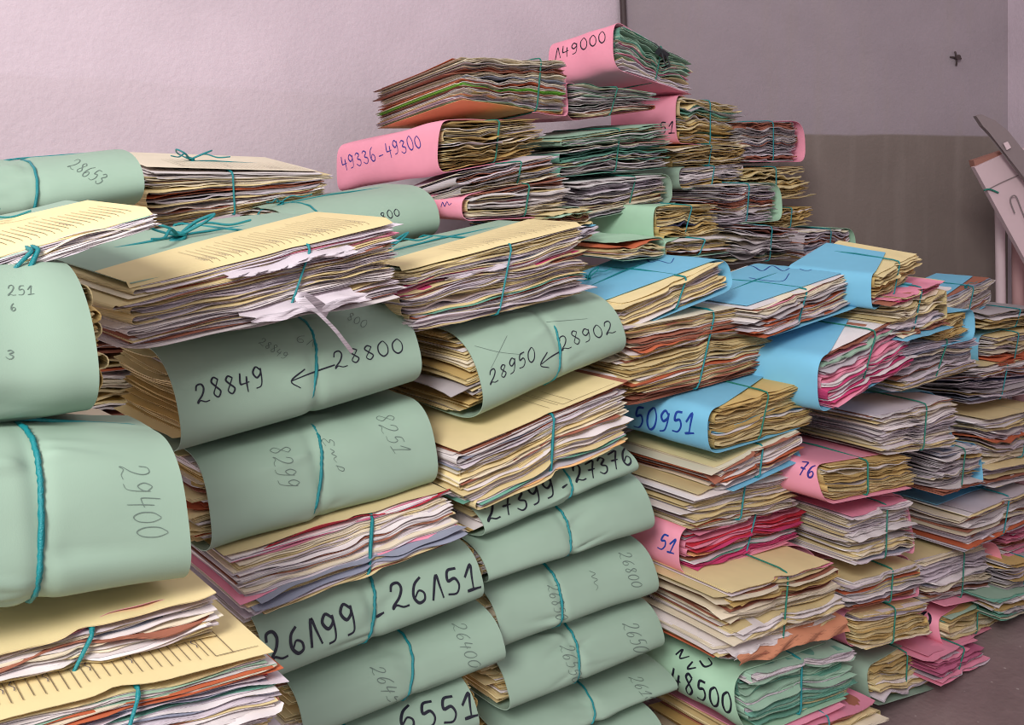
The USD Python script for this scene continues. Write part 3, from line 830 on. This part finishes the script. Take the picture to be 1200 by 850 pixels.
bundle('loose bundle with pink flap on top under the pink 76 one', (1000, 662), (1073, 645), (603, 583), .80, lean=.01, n=32, pal='white', grade=1, strings=((.5, .1),), group=G2, jit=.05, fold='right', special={31: 'pink', 30: 'lilac', 10: 'yellow', 3: 'slate', 18: 'yellow'}, cov=Cc('pink', q0=(.4, .1, -.02, .3), top=.9, bot=.2, gap=.02), twine='twine_green')
bundle('loose bundle with a yellow top folder and pink end in the fifth stack', (1001, 715), (1083, 695), (682, 656), .80, lean=.01, depth=.2, n=24, pal='rosy', top='yellow', grade=2, strings=((.5, .1),), group=G2, jit=.05, fold='right', cov=Cc('pink', q0=(.6, .2, .0, .1), top=.9, gap=.01), special={4: 'green', 5: 'green', 14: 'rust'}, twine='twine_green')
bundle('bundle of yellow folders with one pale lilac sheet in the fifth stack', (1004, 763), (1086, 743), (723, 704), .80, lean=.01, depth=.2, n=18, pal='yellow', grade=2, strings=((.5, .1),), group=G3, jit=.04, cov=Bc('pink', q0=(.4, .1, .1, .1), top=.9, gap=.0), fold='right', special={14: 'lilac', 13: 'lilac', 12: 'white'}, twine='twine_green')
bundle('green-flapped bundle of yellow folders on the floor at the foot of the fifth stack', (1021, 826), (1098, 797), (780, 754), .81, lean=.01, depth=.2, n=18, pal='yellow', top='yellow', grade=2, strings=((.5, .1),), group=G3, jit=.05, cov=Bc('green', q0=(.12, -.01, -.04, -.1), R=.12, top=.75, gap=.03), fold='left', special={1: 'lilac'}, twine='twine_green')

# --- sixth and seventh stacks
bundle('blue-covered bundle of yellow folders with an upturned yellow sheet at its top', (1022, 362), (1072, 328), (322, 296), .86, lean=.0, depth=.2, n=16, pal='yellow', grade=1, strings=((.5, .15),), group=G3, cov=Bc('blue', q0=(.25, .0, -.02, -.02), R=.05, top=.8, gap=.03), jit=.06, fold='left', top='yellow', dz=(0, .02))
bundle('sagging pink and brown bundle in a blue cover below the upturned yellow sheet', (1046, 396), (1102, 380), (352, 326), .83, lean=.0, depth=.2, n=20, pal='warm', grade=1, strings=((.45, .2),), group=G3, cov=Dc('blue', top=.3, bot=1.16, R=.10), jit=.07, fold='right', special={19: 'yellow', 18: 'pink', 17: 'magenta', 16: 'pink', 6: 'white', 5: 'lilac', 4: 'slate', 10: 'brown'}, top='pink')
bundle('blue-topped bundle of grey papers with a green bow at right', (1108, 386), (1160, 356), (352, 326), .98, lean=.0, depth=.16, n=16, pal='gray', grade=2, strings=((.5, .15),), group=G3, cov=Bc('blue', q0=(.3, .1, .0, .0), R=.08, top=.98), jit=.05, fold='right', knot=(.5, .05, .8, False))
bundle('small bundle of yellow papers with a curled blue spine at its right', (1094, 405), (1131, 394), (376, 362), .84, lean=.0, depth=.14, n=14, pal='yellow', grade=2, strings=(), group=G3, cov=Cc('blue', q0=(.3, -.1, -.15, -.1), gap=.06, R=.16), jit=.06, fold='right')
bundle('dark bundle of grey papers sagging beside the bright pink folders', (1058, 458), (1140, 432), (404, 394), .83, lean=.0, depth=.2, n=26, pal='gray', grade=2, strings=((.5, .2),), group=G2, jit=.05, fold='right', special={3: 'ochre', 2: 'yellow', 8: 'brown'}, twine='twine_green')
bundle('grey bundle with blue end and pink flap at left in the sixth stack', (1100, 579), (1150, 565), (531, 522), .83, lean=.0, depth=.2, n=20, pal='gray', grade=2, strings=((.5, .1),), group=G3, cov=Cc('blue', q0=(.8, .1, -.05, -.02), top=.4, bot=.3, gap=.05), jit=.04, fold='right', twine='twine_green')
bundle('blue-topped bundle of lilac papers crossing the right edge', (1136, 644), (1216, 608), (602, 569), .80, lean=.01, depth=.2, n=26, pal='rosy', grade=1, strings=((.5, .15),), group=G3, cov=Dc('blue', top=.65, bot=.5), jit=.05, fold='none', special={25: 'brown', 24: 'yellow', 23: 'brown', 22: 'lilac', 3: 'rust', 2: 'rust', 10: 'slate'}, top='lilac')
bundle('bundle of rosy papers with a tall pink spine at right', (1085, 707), (1166, 692), (660, 634), .82, lean=.01, depth=.2, n=26, pal='rosy', grade=2, strings=((.5, .1),), group=G3, cov=Cc('pink', q0=(.5, -.03, -.12, -.12), gap=.06, R=.14, top=.5), jit=.05, fold='right', twine='twine_green', special={5: 'brown', 12: 'slate'})
bundle('pink-covered bundle of yellow and green papers inked with a bold 0', (1106, 757), (1168, 731), (724, 700), .80, lean=.01, depth=.2, n=16, pal='yellow', grade=2, strings=((.6, .1),), group=G3, cov=Bc('pink', q0=(.2, .0, -.02, -.02), R=.08, top=.98, gap=.03), jit=.05, fold='left', special={14: 'green', 13: 'green', 12: 'teal', 15: 'green'}, writes=(('0', (1079, 732), (1094, 730), 13, 3.0, 'ink_black', None),), twine='twine_green')
bundle('dusty pink bundle lying on the floor under the bold 0 bundle', (1098, 800), (1150, 772), (772, 750), .765, lean=.0, depth=.2, n=12, pal='dusty', grade=2, strings=((.5, .15),), group=G3, jit=.06, fold='none', twine='twine_green')
bundle('yellowish bundle highest in the far right stack', (1158, 386), (1222, 380), (366, 360), .92, depth=.16, n=12, pal='yellow', grade=2, strings=((.5, .1),), group=G2, jit=.06)
bundle('grey and yellow bundle with a blue cover showing at the right edge', (1162, 431), (1224, 414), (396, 384), .90, depth=.18, n=16, pal='rosy', grade=2, strings=((.4, .1),), group=G3, cov=Bc('blue', q0=(.3, .2, .2, .2), top=.98), jit=.06)
bundle('bundle with a yellow flap folded out beside the sagging grey papers', (1140, 474), (1222, 458), (432, 418), .89, depth=.18, n=18, pal='gray', top='yellow', grade=2, strings=((.4, .1),), group=G2, jit=.06, special={17: 'yellow', 9: 'navy', 8: 'navy', 10: 'brown', 4: 'ochre'})
bundle('rosy bundle with a plain yellow top at the right edge', (1160, 545), (1224, 530), (494, 478), .85, depth=.2, n=22, pal='rosy', top='yellow', grade=2, strings=((.6, .1),), group=G2, jit=.05, special={18: 'white', 19: 'lilac'})
bundle('bundle of grey papers peeping out behind the white-papered one', (1128, 525), (1166, 517), (474, 470), 1.12, depth=.14, n=18, pal='gray', grade=2, strings=(), group=G2, jit=.06, special={2: 'ochre', 10: 'ochre'})
bundle('thin bundle with a ruled yellow sheet over blue at the right edge', (1150, 572), (1226, 554), (550, 536), .83, depth=.2, n=10, pal='mixed', top='yellow', grade=2, strings=(), group=G3, cov=Bc('blue', q0=(.6, .1, .1, .1), top=.98), jit=.05)
bundle('dark pink bundle at the right edge beside the tall pink spine', (1182, 652), (1240, 634), (622, 606), .82, depth=.2, n=16, pal='pinkish', grade=2, strings=(), group=G3, jit=.05)
bundle('grey bundle low at the right edge beside the tall pink spine', (1178, 696), (1230, 678), (662, 646), .785, depth=.2, n=14, pal='gray', grade=2, strings=((.4, .1),), group=G2, jit=.06, special={5: 'ochre', 6: 'brown'})
bundle('greenish grey bundle on the floor at the far end of the row', (1172, 728), (1216, 710), (704, 692), .75, depth=.18, n=12, pal='greenish', grade=2, strings=(), group=G2, jit=.06, special={6: 'ochre', 3: 'gray'})

# --- the high pile at the back
bundle('pink-backed bundle with a bright green sheet, highest at the left of the back pile', (546, 118), (665, 136), (64, 70), 1.45, lean=.0, n=28, pal='rosy', grade=1, strings=((.68, .05),), group=G4, cov=Cc('pink', q0=(.35, .15, -.04, .0), gap=.04, top=.6, bot=.35), depth=.33, dz=(-.05, -.02), special={10: 'lime', 10.7: 'lime', 11.3: 'lime', 9: 'brown', 1.3: 'green', 0: 'orange', .7: 'orange', 16: 'slate'}, sag=.0, jit=.03, fold='right', twine='twine_green')
bundle('pink-covered bundle tipped over on the summit, inked 49000', (722, 80), (806, 110), (26, 72), 1.5, lean=.0, n=20, pal='greenish', grade=1, strings=((.55, .1),), group=G4, cov=Bc('pink', q0=(.1, .0, -.02, -.05), R=.08, top=.9, bot=1.0, gap=.04), jit=.04, fold='left', special={12: 'pink', 6: 'pink', 9: 'gray', 17: 'green', 18: 'green'}, dz=(-.03, 0),
       writes=(('/49000', (650, 71), (712, 48), 12, 1.4, 'ink_black', (-.1, -1)),), twine='twine_green')
bundle('grey-green bundle lying under the tipped pink 49000 one', (676, 140), (764, 128), (96, 108), 1.46, n=18, pal='greenish', grade=1, strings=((.45, .1),), group=G4, jit=.04, special={2: 'yellow', 1: 'pink', 0: 'brown', 10: 'white', 11: 'white'}, fold='right', twine='twine_green', cov=Bc('pink', q0=(.3, .2, .1, -.02), top=.3, bot=.98))
bundle('pink-covered bundle of ochre papers inked 49336-49300', (517, 202), (628, 181), (143, 139), 1.36, n=24, pal='yellow', grade=1, strings=((.55, .05),), group=G4, cov=Bc('pink', q1=1.07, q0=(.2, .0, -.02, -.05), R=.07, top=.9, gap=.03), jit=.035, fold='left', special={15: 'gray', 20: 'white', 10: 'lilac'}, depth=.36, dz=(-.04, 0),
       writes=(('49336', (402, 199), (443, 187), 15, 1.5, 'ink_violet', None), ('-', (444, 187), (452, 185), 9, 1.3, 'ink_violet', None), ('49300', (454, 184), (496, 172), 15, 1.5, 'ink_violet', None)), twine='twine_green')
bundle('grey and yellow bundle under the pink 49336-49300 one', (541, 229), (648, 207), (202, 182), 1.27, dz=(-.05, 0), n=14, pal='gray', grade=1, strings=((.6, .05),), group=G4, jit=.045, fold='left', special={2: 'ochre', 1: 'yellow', 6: 'white'}, twine='twine_green')
bundle('brownish bundle with a pink inked cover at its left, low in the back pile', (545, 258), (658, 250), (230, 209), 1.25, n=14, pal='warm', grade=1, strings=((.6, .05),), group=G4, jit=.045, fold='left', special={10: 'white', 11: 'white', 8: 'red'}, cov=Bc('pink', q0=(.3, .0, -.02, -.05), R=.07, top=.9, gap=.02), writes=(('n', (516, 244), (532, 242), 8, 1.2, 'ink_violet', None),), twine='twine_green')
bundle('grey and green bundle in the middle of the back pile', (661, 207), (778, 197), (160, 143), 1.4, n=22, pal='greenish', grade=1, strings=((.5, .05),), group=G4, jit=.05, fold='left', special={8: 'lilac', 7: 'lilac', 6: 'gray', 20: 'yellow'}, twine='twine_green')
bundle('rosy bundle with a green end below the grey and green one', (682, 257), (780, 237), (213, 204), 1.35, n=22, pal='rosy', grade=1, strings=((.55, .1),), group=G4, jit=.05, fold='right', cov=Cc('green', q0=(.5, .0, -.08, -.02), gap=.03, top=.4), twine='twine_green')
bundle('pink-covered bundle of teal and ochre papers inked 51, in the back pile', (794, 167), (864, 171), (112, 124), 1.5, n=20, pal='yellow', grade=1, strings=((.5, .0),), group=G4, cov=Bc('pink', q0=(.2, .0, -.02, -.05), R=.06, top=.4, bot=1.0, gap=.03), jit=.04, fold='left', special={16: 'teal', 15: 'teal', 18: 'yellow', 5: 'teal', 13: 'green'}, writes=(('51', (772, 156), (791, 157), 14, 1.5, 'ink_black', None),))
bundle('yellow bundle just under the pink 51 one of the back pile', (791, 198), (868, 191), (172, 167), 1.46, n=14, pal='yellow', grade=1, strings=((.5, .05),), group=G4, jit=.05, fold='left', special={6: 'gray', 10: 'lilac'})
bundle('thin lilac bundle in a green cover in the back pile', (796, 222), (868, 213), (198, 192), 1.43, n=10, pal='gray', grade=1, strings=((.5, .05),), group=G4, jit=.03, cov=Bc('green', q0=(.3, .0, -.02, -.02), R=.08, top=.3, bot=.98))
bundle('grey bundle with a rounded pink spine at the right of the back pile', (870, 189), (936, 189), (143, 143), 1.46, depth=.2, n=22, pal='gray', grade=1, strings=((.5, .0),), group=G4, cov=Cc('pink', q0=(.5, .0, -.12, -.08), gap=.05, R=.14, top=.4), jit=.03, fold='right')
bundle('bundle of bulging yellow folders under the rounded pink spine', (872, 240), (942, 232), (197, 195), 1.42, depth=.2, n=14, pal='yellow', grade=1, strings=((.5, .0),), group=G4, jit=.06, fold='right')
bundle('grey-brown bundle with a pale green spine at right, in the back pile', (838, 263), (908, 257), (217, 215), 1.35, n=24, pal='rosy', grade=1, strings=((.5, .05),), group=G4, cov=Cc('mint', q0=(.5, .0, -.10, -.06), gap=.05, R=.12, top=.4), jit=.05, fold='right')
bundle('mint-covered bundle of ochre papers at the foot of the back pile', (768, 284), (837, 274), (243, 240), 1.25, n=18, pal='yellow', grade=1, strings=((.5, .15),), group=G4, cov=Bc('mint', q0=(.3, .0, -.02, -.05), R=.05, top=.8, gap=.03), jit=.04, fold='left', special={8: 'navy', 12: 'gray'}, depth=.28)
bundle('fanned dark bundle of rosy papers at the foot of the back pile', (868, 310), (934, 302), (262, 268), 1.28, n=22, pal='rosy', grade=1, strings=((.5, .05),), group=G4, jit=.06, fold='none', special={18: 'brown', 3: 'green', 2: 'yellow'})
bundle('thin pale bundle in a green cover beneath the mint-covered one', (782, 302), (856, 294), (284, 278), 1.18, n=10, pal='warm', grade=1, strings=((.5, .1),), group=G4, cov=Bc('mint', q0=(.3, .0, -.02, -.05), R=.05, top=.6, gap=.03), jit=.05, fold='left')
bundle('thin bundle in a curling green cover behind the blue-topped one', (722, 304), (776, 300), (288, 278), 1.14, n=8, pal='warm', grade=1, strings=(), group=G4, cov=Cc('mint', q0=(.05, .0, -.02, -.02), gap=.02, R=.16, top=.9), jit=.04, fold='none')
bundle('small ochre bundle peeping out at the right of the back pile', (915, 268), (951, 263), (245, 242), 1.40, depth=.15, n=10, pal='yellow', grade=2, strings=((.3, .05),), group=G4, jit=.05, fold='none')
bundle('dark grey bundle with a pale green spine, lowest right of the back pile', (944, 308), (996, 301), (271, 268), 1.36, depth=.18, n=20, pal='gray', grade=1, strings=((.5, .05),), group=G4, cov=Cc('mint', q0=(.4, .0, -.10, -.06), gap=.06, R=.14, top=.3), jit=.04, fold='left')
bundle('bundle of papers with a scrap of blue behind the third stack', (640, 292), (697, 281), (252, 244), 1.2, n=14, pal='warm', grade=1, strings=(), group=G4, jit=.05, special={8: 'blue', 7: 'blue', 1: 'green', 13: 'green'}, cov=Cc('green', q0=(.4, .2, .1, .0), gap=.03))

bp = '/World/paper_bundle_061'
c0 = unproj(776, 55, 1.47)
put(bp, 'binder_clip', join(tube(np.array([c0 + [-.016, 0, -.014], c0 + [.016, 0, -.022]]), .014, 4), tube(smooth_path([c0 + [-.012, -.006, -.012], c0 + [-.012, -.02, -.05], c0 + [.008, -.02, -.055], c0 + [.01, -.006, -.02]], 6), .002, 5)), 'clip_black', label='black binder clip')

# ------------------------------------------------------------------ the room
def wall_material(name, tone, low, zl, slope, amp, STREAK=.35):
    """uneven plaster, painted above a rough line and grey below it"""
    n = {
        'geo': ('geometry', {}), 'sep': ('separate_xyz', {}),
        'wob': ('noise_texture', {'scale': 5.0, 'detail': 4.0}), 'wobr': ('map_range', {'from_min': 0, 'from_max': 1, 'to_min': -amp, 'to_max': amp}),
        'along': ('math', {'math_type': 'multiply_add', 'value2': slope, 'value3': 0.0}),
        'z1': ('math', {'math_type': 'add'}), 'z2': ('math', {'math_type': 'add'}),
        'step': ('map_range', {'from_min': zl - .004, 'from_max': zl + .004, 'to_min': 0, 'to_max': 1, 'clamp': True}),
        'big': ('noise_texture', {'scale': 2.2, 'detail': 5.0, 'roughness': 0.62}), 'bigr': ('map_range', {'from_min': .3, 'from_max': .7, 'to_min': .88, 'to_max': 1.05, 'clamp': True}),
        'strk': ('mapping', {'scale': (16.0, 16.0, 1.6)}), 'stn': ('noise_texture', {'scale': 1.0, 'detail': 4.0}), 'stnr': ('map_range', {'from_min': .5, 'from_max': .8, 'to_min': 0, 'to_max': STREAK, 'clamp': True}),
        'paint': ('mix', {'mix_type': 'mix', 'color1': lin(low), 'color2': lin(tone)}),
        'streak': ('mix', {'mix_type': 'mix', 'color2': lin([min(255, c + 28) for c in low])}),
        'mul': ('mix', {'mix_type': 'multiply', 'fac': 1.0}),
        'pl': ('noise_texture', {'scale': 70.0, 'detail': 5.0, 'roughness': .6}), 'b': ('bump', {'strength': .28, 'distance': .006}),
        'p': ('principled_bsdf', {'roughness': .85, 'specular_ior_level': .2}),
    }
    l = [('geo.position', 'sep.vector'), ('geo.position', 'wob.vector'), ('wob.fac', 'wobr.value'), ('sep.x', 'along.value1'), ('sep.z', 'z1.value1'), ('along.value', 'z1.value2'), ('z1.value', 'z2.value1'), ('wobr.result', 'z2.value2'),
         ('z2.value', 'step.value'), ('step.result', 'paint.fac'), ('geo.position', 'big.vector'), ('big.fac', 'bigr.value'),
         ('geo.position', 'strk.vector'), ('strk.vector', 'stn.vector'), ('stn.fac', 'stnr.value'), ('stnr.result', 'streak.fac'), ('paint.color', 'streak.color1'), ('streak.color', 'mul.color1'), ('bigr.result', 'mul.color2'), ('mul.color', 'p.base_color'),
         ('geo.position', 'pl.vector'), ('pl.fac', 'b.height'), ('b.normal', 'p.normal')]
    LOOKS[name] = usdkit.material(stage, '/World/Looks/' + name, n, l, surface='p.BSDF')


WALL_Y = 2.06
corner = unproj(731, 200, WALL_Y)
rc, fc = KY * corner[0] - KX * corner[1], KX * corner[0] + KY * corner[1]
db = np.array([.995, .10])
tt = ((1181 - CX) / F_PX * fc - rc) / (db[0] - (1181 - CX) / F_PX * db[1])
r2, f2 = rc + db[0] * tt, fc + db[1] * tt
LINE_Z = EYE + .043 * fc
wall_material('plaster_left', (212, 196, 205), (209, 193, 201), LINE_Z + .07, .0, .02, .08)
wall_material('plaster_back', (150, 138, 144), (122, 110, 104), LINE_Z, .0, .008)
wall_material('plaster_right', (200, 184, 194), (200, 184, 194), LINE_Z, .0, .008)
TOP = 2.9


def wall(name, p, q, look, th=.12):
    """a wall of real thickness, its face from p to q on the plan, the room on the right of p -> q"""
    p, q = np.array(p[:2], float), np.array(q[:2], float)
    d = (q - p) / np.linalg.norm(q - p)
    o = np.array([-d[1], d[0]]) * th
    pts = [p, q, q + o, p + o]
    V = np.array([[*x, z] for z in (0, TOP) for x in pts])
    Fq = [(0, 1, 5, 4), (1, 2, 6, 5), (2, 3, 7, 6), (3, 0, 4, 7), (4, 5, 6, 7), (3, 2, 1, 0)]
    V2 = np.vstack([V[list(f)] for f in Fq])
    F2 = np.vstack([[[4 * k, 4 * k + 1, 4 * k + 2], [4 * k, 4 * k + 2, 4 * k + 3]] for k in range(6)])
    path = put('/World', name, (V2, F2, None), look)
    tag(stage.GetPrimAtPath(path), {'wall_left': 'long pale pink plastered wall behind the piles', 'wall_back': 'darker mauve wall with a rough grey lower band', 'wall_right': 'narrow strip of paler wall at the right edge'}[name], 'wall', kind='structure')


pc, p2 = world(rc, fc), world(r2, f2)
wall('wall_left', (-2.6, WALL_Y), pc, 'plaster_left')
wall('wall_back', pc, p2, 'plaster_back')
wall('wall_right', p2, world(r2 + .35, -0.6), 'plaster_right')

n = {'geo': ('geometry', {}), 'n1': ('noise_texture', {'scale': 3.0, 'detail': 6.0, 'roughness': .65}), 'r1': ('rgb_ramp', {'ramp': [(.3, lin((112, 94, 94))), (.55, lin((128, 108, 108))), (.75, lin((142, 124, 122)))]}),
     'n2': ('noise_texture', {'scale': 60.0, 'detail': 5.0}), 'vo': ('voronoi_texture', {'scale': 7.0, 'feature': 'distance_to_edge'}), 'b': ('bump', {'strength': .35, 'distance': .006}),
     'sp': ('voronoi_texture', {'scale': 26.0}), 'spr': ('map_range', {'from_min': .06, 'from_max': .09, 'to_min': .6, 'to_max': 0, 'clamp': True}), 'mx': ('mix', {'color2': lin((176, 164, 160))}),
     'p': ('principled_bsdf', {'roughness': .7, 'specular_ior_level': .3})}
LOOKS['screed'] = usdkit.material(stage, '/World/Looks/screed', n, [('geo.position', 'n1.vector'), ('geo.position', 'n2.vector'), ('geo.position', 'sp.vector'), ('sp.distance', 'spr.value'), ('spr.result', 'mx.fac'), ('n1.fac', 'r1.fac'), ('r1.color', 'mx.color1'), ('mx.color', 'p.base_color'), ('n2.fac', 'b.height'), ('b.normal', 'p.normal')], surface='p.BSDF')
fl = [(-2.6, -2.4), (4.2, -2.4), (*p2[:2] + .2,), (*pc[:2] + .1,), (-2.6, WALL_Y + .12)]
V = np.array([[x, y, 0] for x, y in fl] + [[x, y, -.05] for x, y in fl])
k = len(fl)
Fc = [[0, i, i + 1] for i in range(1, k - 1)] + [[k, k + i + 1, k + i] for i in range(1, k - 1)] + sum([[[i, k + i, k + (i + 1) % k], [i, k + (i + 1) % k, (i + 1) % k]] for i in range(k)], [])
p = put('/World', 'floor', (V, np.array(Fc), None), 'screed')
tag(stage.GetPrimAtPath(p), 'dusty brown cement floor at lower right', 'floor', kind='structure')


def at_depth(u, v, f):
    return world((u - CX) / F_PX * f, f, EYE - (v - HORIZON) / F_PX * f)


# a cable hanging down the wall corner
t = thing('hanging_cable', 'dark cable hanging down the wall above the pile summit', 'cable')
f = fc - .03
cab = smooth_path([at_depth(727, -120, f), at_depth(728, -40, f), at_depth(730, 5, f), at_depth(732, 60, f), at_depth(733, 150, f)], 8)
put(t, 'sheath', tube(cab, .0115, 10), 'cable_dark')

# a nail hole with a rag of plaster round it
wf = lambda u: (fc - rc * db[1] / db[0]) / (1 - (u - CX) / F_PX * db[1] / db[0])
t = thing('wall_nail', 'dark nail in the mauve wall near the right corner', 'nail')
c = at_depth(1119, 68, wf(1119) - .001)
nrm = world(db[1], -db[0])
up, sd = np.array([0, 0, 1.0]), world(db[0], db[1])
put(t, 'shank', tube(np.array([c, c + nrm * .02]), .006, 8), 'cable_dark')
put(t, 'head', tube(np.array([c + nrm * .02, c + nrm * .024]), .010, 12), 'cable_dark')
for (du, dv) in ((-.022, .003), (.022, -.002), (.003, -.03), (-.002, .024)):
    put(t, 'wire_end', tube(smooth_path([c + nrm * .006, c + nrm * .008 + .5 * (du * sd + dv * up), c + nrm * .004 + du * sd + dv * up], 4), .0035, 6), 'cable_dark')

# cardboard, plank and poles leaning in the right corner
plain_material('cardboard_gray', (196, 172, 176), .8, 120.0, .15)
plain_material('cardboard_edge', (150, 104, 92), .85, 300.0, .3)
plain_material('plank_gray', (128, 115, 116), .8, 90.0, .4)
plain_material('pole_white', (206, 184, 188), .7, 60.0, .2)
plain_material('pole_rose', (176, 138, 138), .7, 60.0, .2)


def slab(pts, f, df, name, parent, look, th=.02, label=None):
    """a flat board with the outline pts (pixels) standing at distance f"""
    P = np.array([at_depth(u, v, f + df * (v - 200) / 200) for u, v in pts])
    nn = world(0, 1.0) * th
    k = len(P)
    V = np.vstack([P, P + nn])
    F_ = [[0, i, i + 1] for i in range(1, k - 1)] + [[k, k + i + 1, k + i] for i in range(1, k - 1)] + sum([[[i, k + i, k + (i + 1) % k], [i, k + (i + 1) % k, (i + 1) % k]] for i in range(k)], [])
    F_ = np.array(F_)
    V2, F2 = V[F_].reshape(-1, 3), np.arange(3 * len(F_)).reshape(-1, 3)
    return put(parent, name, (V2, F2, None), look, label=label)


t = thing('cardboard_box', 'flattened pale cardboard box leaning in the right corner', 'cardboard box')
FB = 2.78
slab([(1142, 196), (1182, 178), (1224, 168), (1262, 250), (1262, 380), (1226, 350)], FB, -.04, 'panel', t, 'cardboard_gray', .022)
slab([(1141, 188), (1183, 174), (1186, 180), (1143, 196)], FB + .012, 0, 'flap_edge', t, 'cardboard_edge', .03, label='torn brown top edge')
cr = [at_depth(u, v, FB - .006) for u, v in ((1156, 223), (1176, 213), (1206, 200))]
put(t, 'crease', tube(smooth_path(cr, 6), .0016, 5), 'plank_gray')
hp = [at_depth(u, v, FB - .022) for u, v in ((1189, 250), (1184, 236), (1186, 230), (1191, 231), (1197, 246), (1206, 268))]
put(t, 'hand_slot', tube(smooth_path(hp, 6), .0022, 5), 'plank_gray')
tw = [at_depth(u, v, FB - .012) for u, v in ((1153, 223), (1160, 222), (1170, 226))]
put(t, 'twine_scrap', tube(smooth_path(tw, 6), .0030, 6), 'twine_green')
t = thing('curved_slat', 'curved grey slat leaning over the cardboard box', 'slat')
slab([(1144, 136), (1150, 134), (1166, 141), (1182, 154), (1196, 172), (1222, 200), (1230, 232), (1214, 226), (1200, 208), (1190, 194), (1176, 174), (1162, 158), (1152, 148)], FB - .06, -.02, 'slat', t, 'plank_gray', .02)
slab([(1176, 168), (1181, 166), (1185, 173), (1180, 176)], FB - .066, 0, 'paper_tag', t, 'pole_white', .004)
for lab, u0, u1, look, rr in (('pale pole standing behind the cardboard box', 1171, 1173, 'pole_white', .016), ('rose-grey pole at the right edge behind the cardboard box', 1192, 1193, 'pole_rose', .019)):
    t = thing('leaning_pole', lab, 'pole')
    f0 = 2.98
    top, bot = at_depth(u0, 196, f0 + .02), at_depth(u1, 380, f0)
    d = (bot - top) / (bot[2] - top[2])
    foot = top + d * (0.0 - top[2])
    put(t, 'shaft', tube(np.linspace(top, foot, 12), rr, 14), look)
    put(t, 'end_cap', tube(np.array([top + [0, 0, -.002], top + [0, 0, .006]]), rr * 1.08, 14), look)

# ------------------------------------------------------------------ the second row that the front stacks hide, seen only through the gaps
first = None
for x, ztop, levels in ((.19, .91, 6), (.54, .91, 6), (.89, .90, 6), (1.24, .85, 5), (1.59, .835, 5), (1.94, .78, 5), (2.29, .74, 4)):
    for k in range(levels):
        z = ztop - .105 * k
        lab = 'shadowed paper bundle behind the front stacks, glimpsed only through the gaps between them'
        grp = 'bundles buried behind the front stacks'
        xx, yy, rz = x + rng.uniform(-.004, .004), 1.31 + rng.uniform(-.006, .006), rng.uniform(-.8, .8)
        if first is None:
            b = Bundle((300, 600), (500, 520), (500, 440), 1.2)
            b.C = np.array([[[[i_ * .33, j_ * .22, k_ * .10] for k_ in (0, 1)] for j_ in (0, 1)] for i_ in (0, 1)], float)
            b.L, b.Dp, b.T = .33, .22, .10
            b.path = first = thing('buried_bundle', lab, 'paper bundle', grp, (xx, yy, z))
            leaves(b, 16, 'warm', 'none', 2, .02)
            put(b.path, 'twine', tube(loop_path(b, .5, 0, None, .002)[0], .002, 6, closed=True), 'twine_teal')
        else:
            p = numbered('/World', 'buried_bundle')
            q = UsdGeom.Xform.Define(stage, p)
            q.GetPrim().GetReferences().AddInternalReference(first)
            q.GetPrim().SetInstanceable(True)
            q.ClearXformOpOrder()
            q.AddTranslateOp().Set(Gf.Vec3d(xx, yy, z))
            q.AddRotateZOp().Set(rz)
            tag(q.GetPrim(), lab, 'paper bundle', grp)
